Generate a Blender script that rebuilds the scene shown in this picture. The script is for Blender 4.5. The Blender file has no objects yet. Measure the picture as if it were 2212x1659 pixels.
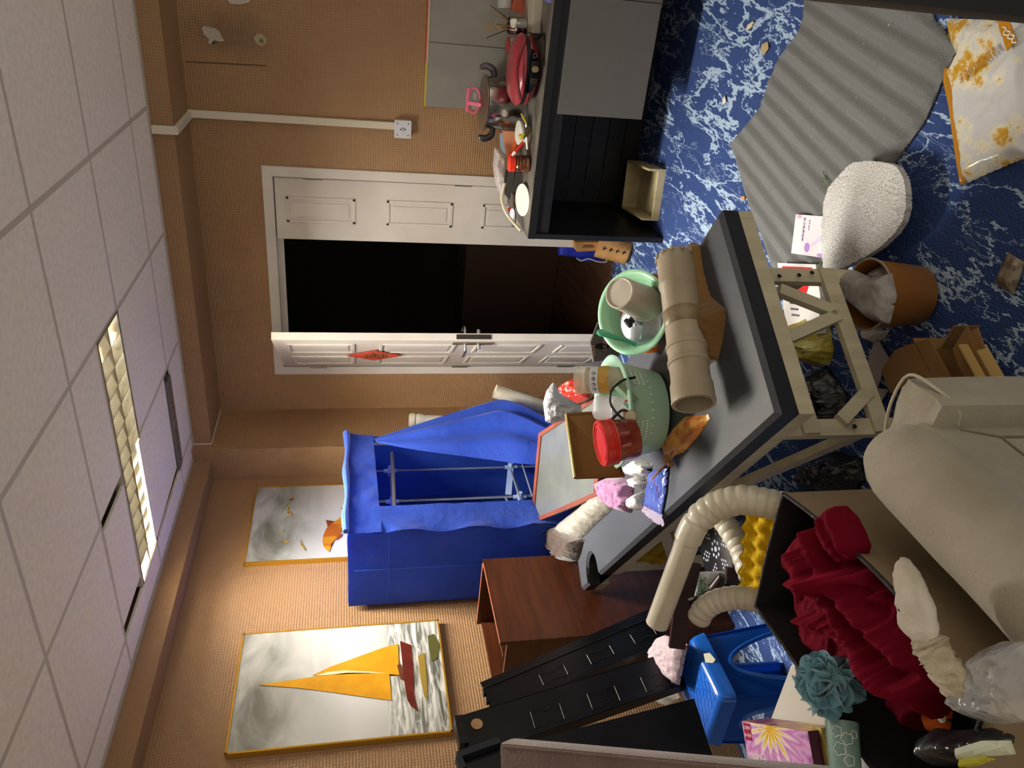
import bpy, bmesh, math, random
import numpy as np
from mathutils import Vector, Matrix, noise as mnoise
random.seed(3)
C = bpy.context.scene.collection
S = bpy.context.scene
PI = math.pi
# ------------------------------------------------------------------ camera (phone held sideways, eye height 1.62 m)
FPX = 1644.97
CZ = 1.62
YAW, PIT, ROL = 0.52969348, 0.205234437, 0.00769421613
def _cam():
    f = Vector((math.cos(YAW)*math.cos(PIT), math.sin(YAW)*math.cos(PIT), -math.sin(PIT)))
    r = Vector((math.sin(YAW), -math.cos(YAW), 0)); d = f.cross(r)
    c, s = math.cos(ROL), math.sin(ROL)
    return f, c*r + s*d, -s*r + c*d
CF, CR, CD = _cam()
cam = bpy.data.objects.new('camera', bpy.data.cameras.new('camera')); C.objects.link(cam)
cam.data.sensor_width = 36; cam.data.lens = FPX/2212*36; cam.data.clip_start = 0.02
m = Matrix((( CD.x, CR.x, -CF.x, 0), (CD.y, CR.y, -CF.y, 0), (CD.z, CR.z, -CF.z, CZ), (0, 0, 0, 1)))
cam.matrix_world = m
S.camera = cam
# ------------------------------------------------------------------ world, lights, exposure
S.view_settings.view_transform = 'Standard'; S.view_settings.look = 'None'
S.view_settings.gamma = 1; S.view_settings.use_curve_mapping = False
S.view_settings.exposure = 0.28
W = bpy.data.worlds.new('world'); S.world = W; W.use_nodes = True
W.node_tree.nodes['Background'].inputs[0].default_value = (1.0, 0.88, 0.72, 1)
W.node_tree.nodes['Background'].inputs[1].default_value = 0.72
def area(name, loc, sx, sy, power, col, rot=(0, 0, 0), spread=None):
    l = bpy.data.lights.new(name, 'AREA'); l.shape = 'RECTANGLE'; l.size = sx; l.size_y = sy; l.energy = power; l.color = col
    if spread: l.spread = spread
    o = bpy.data.objects.new(name, l); o.location = loc; o.rotation_euler = rot; C.objects.link(o); return o
LAMP = 305
area('tube_light', (2.842, 1.994, 2.630), 0.20, 1.14, LAMP, (1.0, 0.94, 0.85))

# ------------------------------------------------------------------ helpers
def ray(x, y): return CF + (x-1106)/FPX*CD - (y-829.5)/FPX*CR
def az(x, y, z): v = ray(x, y); return Vector((0, 0, CZ)) + v*((z-CZ)/v.z)      # onto a horizontal plane
def ax(x, y, X): v = ray(x, y); return Vector((0, 0, CZ)) + v*(X/v.x)
def ay(x, y, Y): v = ray(x, y); return Vector((0, 0, CZ)) + v*(Y/v.y)
def ad(x, y, t): return Vector((0, 0, CZ)) + ray(x, y)*t                          # at a forward distance
def ap(x, y, P, N):                                                               # onto any plane
    v = ray(x, y); o = Vector((0, 0, CZ)); return o + v*((Vector(P)-o).dot(N)/v.dot(N))
def srgb(h):
    if isinstance(h, str):
        h = h.lstrip('#'); c = [int(h[i:i+2], 16)/255 for i in (0, 2, 4)]
    else: c = [v/255 for v in h]
    return tuple((v/12.92 if v <= .04045 else ((v+.055)/1.055)**2.4) for v in c) + (1,)
MATS = {}
def mat(name, col='#808080', rough=.6, metal=0, col2=None, nscale=8, nmin=.4, nmax=.6, bump=0, bscale=40, bdist=.01, trans=0,
        alpha=1, emit=None, estr=0, coat=0, sheen=0, ior=1.45, spec=.5, detail=4, stretch=None, sss=0):
    if name in MATS: return MATS[name]
    M = bpy.data.materials.new(name); M.use_nodes = True; nt = M.node_tree; N = nt.nodes; L = nt.links
    b = N['Principled BSDF']; c = srgb(col)
    b.inputs['Base Color'].default_value = c; b.inputs['Roughness'].default_value = rough; b.inputs['Metallic'].default_value = metal
    b.inputs['Transmission Weight'].default_value = trans; b.inputs['Alpha'].default_value = alpha; b.inputs['Coat Weight'].default_value = coat
    b.inputs['Sheen Weight'].default_value = sheen; b.inputs['IOR'].default_value = ior; b.inputs['Specular IOR Level'].default_value = spec
    if sss: b.inputs['Subsurface Weight'].default_value = sss; b.inputs['Subsurface Scale'].default_value = .01
    if emit: b.inputs['Emission Color'].default_value = srgb(emit); b.inputs['Emission Strength'].default_value = estr
    co = N.new('ShaderNodeTexCoord'); vec = co.outputs['Object']
    if stretch:
        mp = N.new('ShaderNodeMapping'); mp.inputs['Scale'].default_value = stretch; L.new(vec, mp.inputs['Vector']); vec = mp.outputs[0]
    if col2:
        n = N.new('ShaderNodeTexNoise'); n.inputs['Scale'].default_value = nscale; n.inputs['Detail'].default_value = detail
        L.new(vec, n.inputs['Vector'])
        r = N.new('ShaderNodeValToRGB'); r.color_ramp.elements[0].position = nmin; r.color_ramp.elements[1].position = nmax
        r.color_ramp.elements[0].color = c; r.color_ramp.elements[1].color = srgb(col2)
        L.new(n.outputs['Fac'], r.inputs['Fac']); L.new(r.outputs['Color'], b.inputs['Base Color'])
    if bump:
        n2 = N.new('ShaderNodeTexNoise'); n2.inputs['Scale'].default_value = bscale; n2.inputs['Detail'].default_value = 3
        L.new(vec, n2.inputs['Vector'])
        bp = N.new('ShaderNodeBump'); bp.inputs['Strength'].default_value = bump; bp.inputs['Distance'].default_value = bdist
        L.new(n2.outputs['Fac'], bp.inputs['Height']); L.new(bp.outputs['Normal'], b.inputs['Normal'])
    MATS[name] = M; return M
def tagit(o, label=None, cat=None, group=None, kind=None):
    if label: o['label'] = label
    if cat: o['category'] = cat
    if group: o['group'] = group
    if kind: o['kind'] = kind
    return o
def thing(name, label, cat, loc=(0, 0, 0), group=None):
    o = bpy.data.objects.new(name, None); C.objects.link(o); o.location = loc; o.empty_display_size = .05
    return tagit(o, label, cat, group)
def worldloc(o):
    v = Vector(o.location)
    while o.parent: o = o.parent; v += Vector(o.location)
    return v
def obj(name, bm, material, parent=None, smooth=False, label=None, cat=None, group=None, kind=None, split=40):
    """links a bmesh given in world coordinates as one object, under parent if any"""
    if isinstance(bm, bpy.types.Mesh): me = bm
    else:
        me = bpy.data.meshes.new(name)
        if parent is None:
            bb = [v.co for v in bm.verts]
            off = Vector(((min(v.x for v in bb)+max(v.x for v in bb))/2, (min(v.y for v in bb)+max(v.y for v in bb))/2, min(v.z for v in bb)))
        else: off = worldloc(parent)
        bmesh.ops.translate(bm, verts=bm.verts, vec=-off)
        bmesh.ops.recalc_face_normals(bm, faces=bm.faces)
        if smooth:
            for f in bm.faces: f.smooth = True
            a = math.radians(split)
            for e in bm.edges:
                if len(e.link_faces) == 2 and e.calc_face_angle(0) > a: e.smooth = False
        bm.to_mesh(me); bm.free()
    for mm in (material if isinstance(material, (list, tuple)) else [material]): me.materials.append(mm)
    o = bpy.data.objects.new(name, me); C.objects.link(o)
    if parent: o.parent = parent
    else: o.location = off
    return tagit(o, label, cat, group, kind)
def dup(o, loc=None, parent=None, rotz=None, label=None):
    c = o.copy(); C.objects.link(c)
    if loc is not None: c.location = loc
    if rotz is not None: c.rotation_euler[2] = rotz
    if parent: c.parent = parent
    if label: c['label'] = label
    for ch in list(o.children): dup(ch, parent=c)
    return c
def bm0(): return bmesh.new()
def add_box(bm, c, s, R=None, bev=0):
    """box of centre c, size s, optional 3x3 rotation matrix whose columns are the axes"""
    r = bmesh.ops.create_cube(bm, size=1); vs = r['verts']
    M = Matrix.Translation(Vector(c)) @ ((R.to_4x4()) if R else Matrix()) @ Matrix.Diagonal((*s, 1))
    bmesh.ops.transform(bm, matrix=M, verts=vs)
    if bev:
        es = list({e for v in vs for e in v.link_edges})
        bmesh.ops.bevel(bm, geom=es, offset=bev, segments=2, affect='EDGES', profile=.7)
    return bm
def bx(x0, x1, y0, y1, z0, z1, bev=0): return add_box(bm0(), ((x0+x1)/2, (y0+y1)/2, (z0+z1)/2), (x1-x0, y1-y0, z1-z0), bev=bev)
def abx(bm, x0, x1, y0, y1, z0, z1, bev=0): return add_box(bm, ((x0+x1)/2, (y0+y1)/2, (z0+z1)/2), (x1-x0, y1-y0, z1-z0), bev=bev)
def basis(a, up=(0, 0, 1)):
    a = Vector(a).normalized(); u = Vector(up)
    if abs(a.dot(u)) > .98: u = Vector((1, 0, 0))
    s = a.cross(u).normalized(); return a, s, s.cross(a)
def bar(bm, p, q, w, h, up=(0, 0, 1), bev=0):
    """rectangular bar from p to q; w across, h along the up side"""
    p, q = Vector(p), Vector(q); a, s, u = basis(q-p, up)
    R = Matrix((a, s, u)).transposed()
    return add_box(bm, (p+q)/2, ((q-p).length, w, h), R, bev)
def lathe(bm, base, prof, axis=(0, 0, 1), n=32, caps=False, sx=1, sy=1, xdir=None):
    """revolve (radius, height) pairs about axis through base"""
    a = Vector(axis).normalized()
    if xdir is not None: s = Vector(xdir).normalized(); u = a.cross(s).normalized(); s = u.cross(a)
    else: _, s, u = basis(a)
    base = Vector(base); rings = []
    for r, h in prof:
        if r < 1e-6: rings.append([bm.verts.new(base+a*h)])
        else: rings.append([bm.verts.new(base + a*h + s*(r*sx*math.cos(2*PI*i/n)) + u*(r*sy*math.sin(2*PI*i/n))) for i in range(n)])
    for A, B in zip(rings, rings[1:]):
        for i in range(n):
            j = (i+1) % n
            if len(A) == 1 and len(B) == 1: continue
            if len(A) == 1: bm.faces.new((A[0], B[j], B[i]))
            elif len(B) == 1: bm.faces.new((A[i], A[j], B[0]))
            else: bm.faces.new((A[i], A[j], B[j], B[i]))
    return bm
def smoothpath(pts, k=6):
    """Catmull-Rom through pts"""
    P = [Vector(p) for p in pts]; P = [2*P[0]-P[1]] + P + [2*P[-1]-P[-2]]; out = []
    for i in range(1, len(P)-2):
        for j in range(k):
            t = j/k; a, b, c, d = P[i-1:i+3]
            out.append(.5*((2*b)+(c-a)*t+(2*a-5*b+4*c-d)*t*t+(3*b-a-3*c+d)*t**3))
    out.append(P[-2]); return out
def tube(bm, pts, rad, n=10, cap=True, hollow=0):
    """tube along points; rad a number or list"""
    P = [Vector(p) for p in pts]; m_ = len(P)
    R = [rad]*m_ if not hasattr(rad, '__len__') else rad
    T = [(P[min(i+1, m_-1)]-P[max(i-1, 0)]).normalized() for i in range(m_)]
    _, s, u = basis(T[0]); rings = []
    for i in range(m_):
        s = (s - T[i]*s.dot(T[i])).normalized(); u = T[i].cross(s)
        rings.append([bm.verts.new(P[i] + (s*math.cos(2*PI*k/n) + u*math.sin(2*PI*k/n))*R[i]) for k in range(n)])
    for A, B in zip(rings, rings[1:]):
        for k in range(n): bm.faces.new((A[k], A[(k+1) % n], B[(k+1) % n], B[k]))
    if cap and not hollow:
        bm.faces.new(rings[0][::-1]); bm.faces.new(rings[-1])
    return bm
def prism(bm, pts, vec):
    """closed outline pts (3D) extruded by vec"""
    vec = Vector(vec); A = [bm.verts.new(Vector(p)) for p in pts]; B = [bm.verts.new(Vector(p)+vec) for p in pts]
    n = len(A)
    fa = bm.faces.new(A); fb = bm.faces.new(B[::-1])
    for i in range(n): bm.faces.new((A[i], B[i], B[(i+1) % n], A[(i+1) % n]))
    if n > 4: bmesh.ops.triangulate(bm, faces=[fa, fb])
    return bm
def pxz(pts, z): return [az(x, y, z) for x, y in pts]
def pxy(pts, Y): return [ay(x, y, Y) for x, y in pts]
def pxx(pts, X): return [ax(x, y, X) for x, y in pts]
def inside(x, y, poly):
    c = False; n = len(poly); j = n-1
    for i in range(n):
        xi, yi = poly[i]; xj, yj = poly[j]
        if (yi > y) != (yj > y) and x < (xj-xi)*(y-yi)/(yj-yi)+xi: c = not c
        j = i
    return c
def edist(x, y, poly):
    best = 9; n = len(poly); bp = None
    for i in range(n):
        ax_, ay_ = poly[i]; bx_, by_ = poly[(i+1) % n]; dx, dy = bx_-ax_, by_-ay_
        t = max(0, min(1, ((x-ax_)*dx+(y-ay_)*dy)/(dx*dx+dy*dy+1e-12)))
        px, py = ax_+t*dx, ay_+t*dy; d = math.hypot(x-px, y-py)
        if d < best: best = d; bp = (px, py)
    return best, bp
def fbm(x, y, z=0, o=3):
    v = 0; a = 1; f = 1
    for _ in range(o): v += a*mnoise.noise(Vector((x*f, y*f, z))); a *= .5; f *= 2.1
    return v
def ridge(x, y, z=0, o=3):
    v = 0; a = 1; f = 1; wx = mnoise.noise(Vector((x*.5, y*.5, z+9)))*.8; x += wx; y -= wx
    for _ in range(o): v += a*(1-2*abs(mnoise.noise(Vector((x*f, y*f, z*1.7+f))))); a *= .5; f *= 2
    return v/1.75
def crumple(bm, pts, h, n=44, freq=12, amp=.4, edge=.05, seed=0, up=None, dome=1.0, stretch=(1, 1), thick=0.004):
    """a crumpled sheet or soft heap over the flat outline pts (3D, roughly planar): n cells across, height h in the middle"""
    P = [Vector(p) for p in pts]; o = sum(P, Vector())/len(P)
    if up is None:
        up = Vector()
        for i in range(len(P)): up += (P[i]-o).cross(P[(i+1) % len(P)]-o)
        up.normalize()
        if up.dot(Vector((0, 0, CZ))-o) < 0: up = -up
    up = Vector(up).normalized(); e1 = (P[1]-P[0]).normalized(); e1 = (e1-up*e1.dot(up)).normalized(); e2 = up.cross(e1)
    L2 = [((p-o).dot(e1), (p-o).dot(e2)) for p in P]
    x0 = min(a for a, b in L2); x1 = max(a for a, b in L2); y0 = min(b for a, b in L2); y1 = max(b for a, b in L2)
    st = max(x1-x0, y1-y0)/n; V = {}; nx = int((x1-x0)/st)+2; ny = int((y1-y0)/st)+2
    cells = [(i, j) for i in range(nx) for j in range(ny) if inside(x0+(i+.5)*st, y0+(j+.5)*st, L2)]
    def vert(i, j):
        if (i, j) in V: return V[i, j]
        x, y = x0+i*st, y0+j*st; d, bp = edist(x, y, L2)
        if not inside(x, y, L2): x, y = bp; d = 0
        elif d < st*.6: x, y = bp; d = 0
        k = min(1, d/edge); k = math.sin(k*PI/2)
        hh = h*(dome*k*(1-amp) + amp*k*(.5+.5*ridge(x*freq*stretch[0], y*freq*stretch[1], seed))) + (thick if d > 0 else 0)
        V[i, j] = bm.verts.new(o + e1*x + e2*y + up*hh); return V[i, j]
    for i, j in cells:
        q = [vert(i, j), vert(i+1, j), vert(i+1, j+1), vert(i, j+1)]
        if len({id(v) for v in q}) == 4:
            try: bm.faces.new(q)
            except ValueError: pass
    # flat back so that it is solid
    bmesh.ops.remove_doubles(bm, verts=bm.verts, dist=st*.02)
    ge = [e for e in bm.edges if len(e.link_faces) == 1]
    r = bmesh.ops.extrude_edge_only(bm, edges=ge)
    nv = [v for v in r['geom'] if isinstance(v, bmesh.types.BMVert)]
    for v in nv: v.co -= up*thick
    return bm
def text(s, size, p, xdir, ydir, material, parent, name='lettering', ext=.0006, align='CENTER'):
    cu = bpy.data.curves.new(name, 'FONT'); cu.body = s; cu.size = size; cu.align_x = align; cu.align_y = 'CENTER'; cu.extrude = ext; cu.resolution_u = 2
    t = bpy.data.objects.new(name, cu); C.objects.link(t); dg = bpy.context.evaluated_depsgraph_get()
    me = bpy.data.meshes.new_from_object(t.evaluated_get(dg)); bpy.data.objects.remove(t)
    x = Vector(xdir).normalized(); y = Vector(ydir); y = (y-x*y.dot(x)).normalized(); z = x.cross(y)
    M = Matrix.Translation(Vector(p)-worldloc(parent)) @ Matrix((x, y, z)).transposed().to_4x4()
    me.transform(M); me.materials.clear(); me.materials.append(material)
    o = bpy.data.objects.new(name, me); C.objects.link(o); o.parent = parent; return o

# ------------------------------------------------------------------ setting materials
def wall_mat():
    M = bpy.data.materials.new('wallpaper'); M.use_nodes = True; nt = M.node_tree; N = nt.nodes; L = nt.links; b = N['Principled BSDF']
    b.inputs['Roughness'].default_value = .55
    geo = N.new('ShaderNodeNewGeometry'); sp = N.new('ShaderNodeSeparateXYZ'); L.new(geo.outputs['Position'], sp.inputs[0])
    def mt(op, a, b_=None):
        n = N.new('ShaderNodeMath'); n.operation = op
        for i, v in enumerate((a, b_)):
            if v is None: continue
            if isinstance(v, (int, float)): n.inputs[i].default_value = v
            else: L.new(v, n.inputs[i])
        return n.outputs[0]
    h = mt('ADD', sp.outputs['X'], sp.outputs['Y']); k = 2*PI/.026
    s1 = mt('SINE', mt('MULTIPLY', mt('ADD', h, sp.outputs['Z']), k)); s2 = mt('SINE', mt('MULTIPLY', mt('SUBTRACT', h, sp.outputs['Z']), k))
    w = mt('ADD', mt('MULTIPLY', s1, s2), 0)
    bp = N.new('ShaderNodeBump'); bp.inputs['Strength'].default_value = .5; bp.inputs['Distance'].default_value = .0022
    L.new(w, bp.inputs['Height']); L.new(bp.outputs['Normal'], b.inputs['Normal'])
    n = N.new('ShaderNodeTexNoise'); n.inputs['Scale'].default_value = 1.6; n.inputs['Detail'].default_value = 6; L.new(geo.outputs['Position'], n.inputs['Vector'])
    r = N.new('ShaderNodeValToRGB'); r.color_ramp.elements[0].position = .3; r.color_ramp.elements[1].position = .7
    r.color_ramp.elements[0].color = srgb('#96734f'); r.color_ramp.elements[1].color = srgb('#9f7c57')
    L.new(n.outputs['Fac'], r.inputs['Fac'])
    mx = N.new('ShaderNodeMix'); mx.data_type = 'RGBA'; mx.blend_type = 'MULTIPLY'; mx.inputs['Factor'].default_value = 1
    rr = N.new('ShaderNodeMapRange'); rr.inputs['From Min'].default_value = -1; rr.inputs['To Min'].default_value = .92; L.new(w, rr.inputs[0])
    # brown stain round the torn-off fixture high on the door wall
    dv = N.new('ShaderNodeVectorMath'); dv.operation = 'SUBTRACT'; L.new(geo.outputs['Position'], dv.inputs[0]); dv.inputs[1].default_value = (4.28, .50, 2.20)
    dm = N.new('ShaderNodeVectorMath'); dm.operation = 'MULTIPLY'; L.new(dv.outputs[0], dm.inputs[0]); dm.inputs[1].default_value = (1, 7.5, 4.2)
    dl = N.new('ShaderNodeVectorMath'); dl.operation = 'LENGTH'; L.new(dm.outputs[0], dl.inputs[0])
    n3 = N.new('ShaderNodeTexNoise'); n3.inputs['Scale'].default_value = 14; n3.inputs['Detail'].default_value = 6; L.new(geo.outputs['Position'], n3.inputs['Vector'])
    sm = N.new('ShaderNodeMath'); sm.operation = 'MULTIPLY_ADD'; L.new(n3.outputs['Fac'], sm.inputs[0]); sm.inputs[1].default_value = .9; L.new(dl.outputs['Value'], sm.inputs[2])
    sr = N.new('ShaderNodeMapRange'); sr.inputs['From Min'].default_value = .7; sr.inputs['From Max'].default_value = 1.5; sr.inputs['To Min'].default_value = .45; sr.inputs['To Max'].default_value = 0; L.new(sm.outputs[0], sr.inputs[0])
    sx_ = N.new('ShaderNodeMix'); sx_.data_type = 'RGBA'; L.new(sr.outputs[0], sx_.inputs['Factor']); L.new(r.outputs[0], sx_.inputs['A']); sx_.inputs['B'].default_value = srgb('#57402a')
    L.new(sx_.outputs['Result'], mx.inputs['A']); L.new(rr.outputs[0], mx.inputs['B']); L.new(mx.outputs['Result'], b.inputs['Base Color'])
    return M
def carpet_mat():
    M = bpy.data.materials.new('carpet'); M.use_nodes = True; nt = M.node_tree; N = nt.nodes; L = nt.links; b = N['Principled BSDF']
    b.inputs['Roughness'].default_value = .95; b.inputs['Specular IOR Level'].default_value = .1
    co = N.new('ShaderNodeNewGeometry')
    def nz(scale, detail, rough, vec, dist=0):
        n = N.new('ShaderNodeTexNoise'); n.inputs['Scale'].default_value = scale; n.inputs['Detail'].default_value = detail
        n.inputs['Roughness'].default_value = rough; n.inputs['Distortion'].default_value = dist; L.new(vec, n.inputs['Vector']); return n.outputs['Fac']
    def mt(op, a, b_=None):
        n = N.new('ShaderNodeMath'); n.operation = op
        for i, v in enumerate((a, b_)):
            if v is None: continue
            if isinstance(v, (int, float)): n.inputs[i].default_value = v
            else: L.new(v, n.inputs[i])
        return n.outputs[0]
    mp = N.new('ShaderNodeMapping'); mp.inputs['Rotation'].default_value = (0, 0, .25); mp.inputs['Scale'].default_value = (.50, 1.5, 1); L.new(co.outputs['Position'], mp.inputs['Vector'])
    v = mp.outputs[0]
    a = mt('ABSOLUTE', mt('SUBTRACT', nz(3.2, 7, .62, v, .25), .5)); a2 = mt('ABSOLUTE', mt('SUBTRACT', nz(5.5, 7, .68, v, .5), .47))
    w = mt('MULTIPLY', mt('ADD', nz(1.6, 4, .6, v), -.33), .085)
    v1 = mt('GREATER_THAN', w, a); v2 = mt('GREATER_THAN', mt('MULTIPLY', w, .6), a2)
    spk = mt('GREATER_THAN', mt('MULTIPLY', nz(30, 5, .7, v), mt('ADD', nz(3.0, 3, .5, v), .5)), .70)
    f = mt('MAXIMUM', mt('MAXIMUM', v1, v2), spk)
    ca = N.new('ShaderNodeMix'); ca.data_type = 'RGBA'; ca.inputs['A'].default_value = srgb('#384d80'); ca.inputs['B'].default_value = srgb('#2b3c68')
    L.new(nz(2.3, 3, .5, co.outputs['Position']), ca.inputs['Factor'])
    cc = N.new('ShaderNodeMix'); cc.data_type = 'RGBA'; cc.inputs['B'].default_value = srgb('#9fb5cb'); L.new(f, cc.inputs['Factor']); L.new(ca.outputs['Result'], cc.inputs['A'])
    L.new(cc.outputs['Result'], b.inputs['Base Color'])
    wv = N.new('ShaderNodeTexVoronoi'); wv.inputs['Scale'].default_value = 150; L.new(co.outputs['Position'], wv.inputs['Vector'])
    bp = N.new('ShaderNodeBump'); bp.inputs['Strength'].default_value = .8; bp.inputs['Distance'].default_value = .003; L.new(wv.outputs['Distance'], bp.inputs['Height']); L.new(bp.outputs['Normal'], b.inputs['Normal'])
    return M
MW = wall_mat(); MC = carpet_mat()
M_tile = mat('ceiling_tile', '#f3e9dc', .9, bump=.25, bscale=160, bdist=.002, col2='#ebe1d4', nscale=40)
M_tbar = mat('ceiling_bar', '#c4baab', .6)
M_dark = mat('dark_void', '#15120f', .9)
M_white = mat('white_door_paint', '#d6d0c8', .42, bump=.06, bscale=30, col2='#cfc7bc', nscale=3)
M_chrome = mat('chrome', '#c8c8c8', .22, 1)
M_black = mat('black_plastic', '#101012', .4)
M_offw = mat('off_white_plastic', '#d9d3c4', .4)
# ------------------------------------------------------------------ setting geometry
XD, YP, XB, YB, ZC, ZB = 4.28, 2.90, 3.91, 2.76, 2.538, 2.438
obj('floor', bx(-1.6, XD+.06, -1.9, YP+.1, -.06, 0), MC, kind='structure', label='blue carpet with pale crackle veins')
# painting wall and door wall
obj('wall_left', bx(-1.6, XD+.1, YP, YP+.12, 0, 2.95), MW, kind='structure')
wb = bm0(); abx(wb, XD, XD+.12, -1.9, 1.175, 0, 2.95); abx(wb, XD, XD+.12, 2.375, YP, 0, 2.95); abx(wb, XD, XD+.12, 1.175, 2.375, 2.05, 2.95)
wall_b = obj('wall_back', wb, MW, kind='structure')
obj('trim_1', bx(XB, XD, -1.9, YP, ZB, 2.95), MW, kind='structure', label='wallpapered beam boxed in above the door wall')
obj('trim_2', bx(-1.6, XB, YB, YP, ZB, 2.95), MW, kind='structure', label='wallpapered beam boxed in above the paintings')
col_ = obj('wall_corner', bx(3.85, XD, 2.68, YP, 0, ZC), MW, kind='structure', label='wallpapered column boxed into the room corner')
tube_ = bm0(); bar(tube_, (3.905, 2.676, 2.438), (3.905, 2.676, 2.54), .006, .004); bar(tube_, (3.91, 2.676, 2.436), (4.28, 2.676, 2.436), .005, .004)
obj('trim_3', tube_, M_offw, kind='structure', label='pale caulk line where the beam meets the column')
obj('trim_4', bx(3.895, 3.91, -1.9, 2.76, ZC-.004, ZC+.012), mat('edge_angle', '#b9b0a3', .5), kind='structure', label='pale metal angle along the ceiling edge over the doors')
obj('trim_5', bx(-1.6, 3.9, 2.745, 2.76, ZC-.004, ZC+.012), MATS['edge_angle'], kind='structure', label='pale metal angle along the ceiling edge over the paintings')
# ceiling: slab above, tiles and bars as pieces
slab = obj('ceiling', bx(-1.6, 4.4, -1.9, 3.02, 2.95, 3.05), M_dark, kind='structure')
gx = [1.787+.6*i for i in range(-5, 4)]; gy = [.794+.6*j for j in range(-4, 4)]
xs = [-1.6] + gx + [3.897]; ys = [-1.85] + gy + [2.748]
tb = {}
def tile(x0, x1, y0, y1, dz=0, g=.010):
    key = (round(x1-x0, 3), round(y1-y0, 3))
    if key not in tb:
        b = bm0(); add_box(b, (0, 0, .006), (x1-x0-2*g, y1-y0-2*g, .012), bev=.0015); me = bpy.data.meshes.new('ceiling_tile')
        b.to_mesh(me); b.free(); me.materials.append(M_tile); tb[key] = me
    o = bpy.data.objects.new('ceiling_tile', tb[key]); C.objects.link(o); o.parent = slab
    o.location = Vector(((x0+x1)/2, (y0+y1)/2, ZC+dz+.001))-worldloc(slab); return o
LX0, LX1, LY0, LY1 = 2.697, 2.987, 1.394, 2.594
for i in range(len(xs)-1):
    for j in range(len(ys)-1):
        a, b, c, d = xs[i], xs[i+1], ys[j], ys[j+1]
        if abs(b-2.987) < .01 and c > 1.38 and d < 2.6:
            if d < 2.0: tile(a, LX0, c, 2.005-.012)
            else: t = tile(a+.004, LX0, c+.03, d-.045); t.rotation_euler = (.012, 0, 0)
            continue
        if abs(b-3.587) < .01 and c > 1.9 and d < 2.6:
            t = tile(a, b, c+.0, d-.02); t.location.x -= .05; t.rotation_euler = (0, -.02, 0)
            continue
        if a > 3.5 and c > 1.9 and d < 2.6: tile(3.64, b, c, d); continue
        tile(a, b, c, d)
for k, x in enumerate(gx):
    w = .0105
    segs = [(-1.85, 2.748)]
    if abs(x-3.587) < .01: segs = [(-1.85, 1.994)]
    for a, b in segs: obj('ceiling_bar', bx(x-w, x+w, a, b, ZC+.0015, ZC+.03), M_tbar, slab)
for k, y in enumerate(gy):
    w = .012
    if abs(y-1.994) < .01: sg = [(-1.6, 2.40), (2.987, 3.897)]
    elif abs(y-2.594) < .01: sg = [(-1.6, 2.39), (2.697, 3.20), (3.58, 3.897)]
    else: sg = [(-1.6, 3.897)]
    for a, b in sg: obj('ceiling_bar', bx(a, b, y-w, y+w, ZC+.0012, ZC+.03), M_tbar, slab)
obj('ceiling_bar', bx(LX0-.012, LX0, LY0, LY1, ZC-.001, ZC+.03), M_tbar, slab)
# louvre lamp
lamp = thing('ceiling_louvre_lamp', 'long recessed louvre lamp with mirrored cells, set lit in the tile ceiling', 'ceiling lamp', (2.842, 1.994, ZC))
M_mir = mat('mirror_louvre', '#c9c4b4', .14, 1)
M_lampw = mat('lamp_body', '#cfcabd', .5)
b = bm0()
for x in (LX0+.003, LX1-.003): abx(b, x-.003, x+.003, LY0+.003, LY1-.003, ZC-.003, ZC+.10)
for y in (LY0+.005, LY1-.005): abx(b, LX0, LX1, y-.003, y+.003, ZC-.003, ZC+.10)
obj('lamp_housing', b, mat('lamp_housing', '#8d8577', .45, .6), lamp)
b = bm0(); abx(b, LX0, LX1, LY0, LY1, ZC+.095, ZC+.10); obj('reflector', b, M_lampw, lamp)
NB = 14; cell = (LY1-LY0-.02)/NB
def blade(bm, p, q, w0, w1, h):
    """a louvre blade with a wedge section from p to q, wide foot w0 below and w1 above"""
    p, q = Vector(p), Vector(q); a = (q-p).normalized(); s = a.cross(Vector((0, 0, 1)))
    prism(bm, [p-s*w0/2, p+s*w0/2, p+s*w1/2+Vector((0, 0, h)), p-s*w1/2+Vector((0, 0, h))], q-p)
for xx in (LX0+.012, 2.842, LX1-.012):
    b = bm0(); blade(b, (xx, LY0+.008, ZC-.001), (xx, LY1-.008, ZC-.001), .004, .030 if xx == 2.842 else .014, .058); obj('louvre_rail', b, M_mir, lamp, smooth=True)
proto = None
for k in range(1, NB):
    y = LY0+.01+k*cell
    if proto is None:
        b = bm0(); blade(b, (LX0+.012, y, ZC), (LX1-.012, y, ZC), .003, .026, .052); proto = obj('louvre_blade', b, M_mir, lamp, smooth=True); y0b = y
    else:
        c_ = proto.copy(); C.objects.link(c_); c_.location = Vector(proto.location)+Vector((0, y-y0b, 0))
M_tube = mat('lit_tube', '#ffffff', .3, emit='#fff2dd', estr=9)
for xx in (2.775, 2.91):
    b = bm0(); tube(b, [(xx, LY0+.03, ZC+.066), (xx, LY1-.03, ZC+.066)], .011, 8); obj('lamp_tube', b, M_tube, lamp)
# bare metal channel showing beside the shifted tile
ch = thing('ceiling_channel', 'grey perforated metal channel bared where a ceiling tile slipped', 'metal channel', (3.59, 2.32, ZC))
obj('channel_body', bx(3.545, 3.625, 2.05, 2.60, ZC-.002, ZC+.02), mat('galv', '#9a9a9c', .38, .8, bump=.1, bscale=60), ch)
for k in range(11):
    b = bm0(); lathe(b, (3.59+(.012 if k % 2 else -.012), 2.10+k*.045, ZC-.0028), [(0, 0), (.0045, 0), (.0045, .001)], n=10); obj('hole', b, M_dark, ch)
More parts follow.
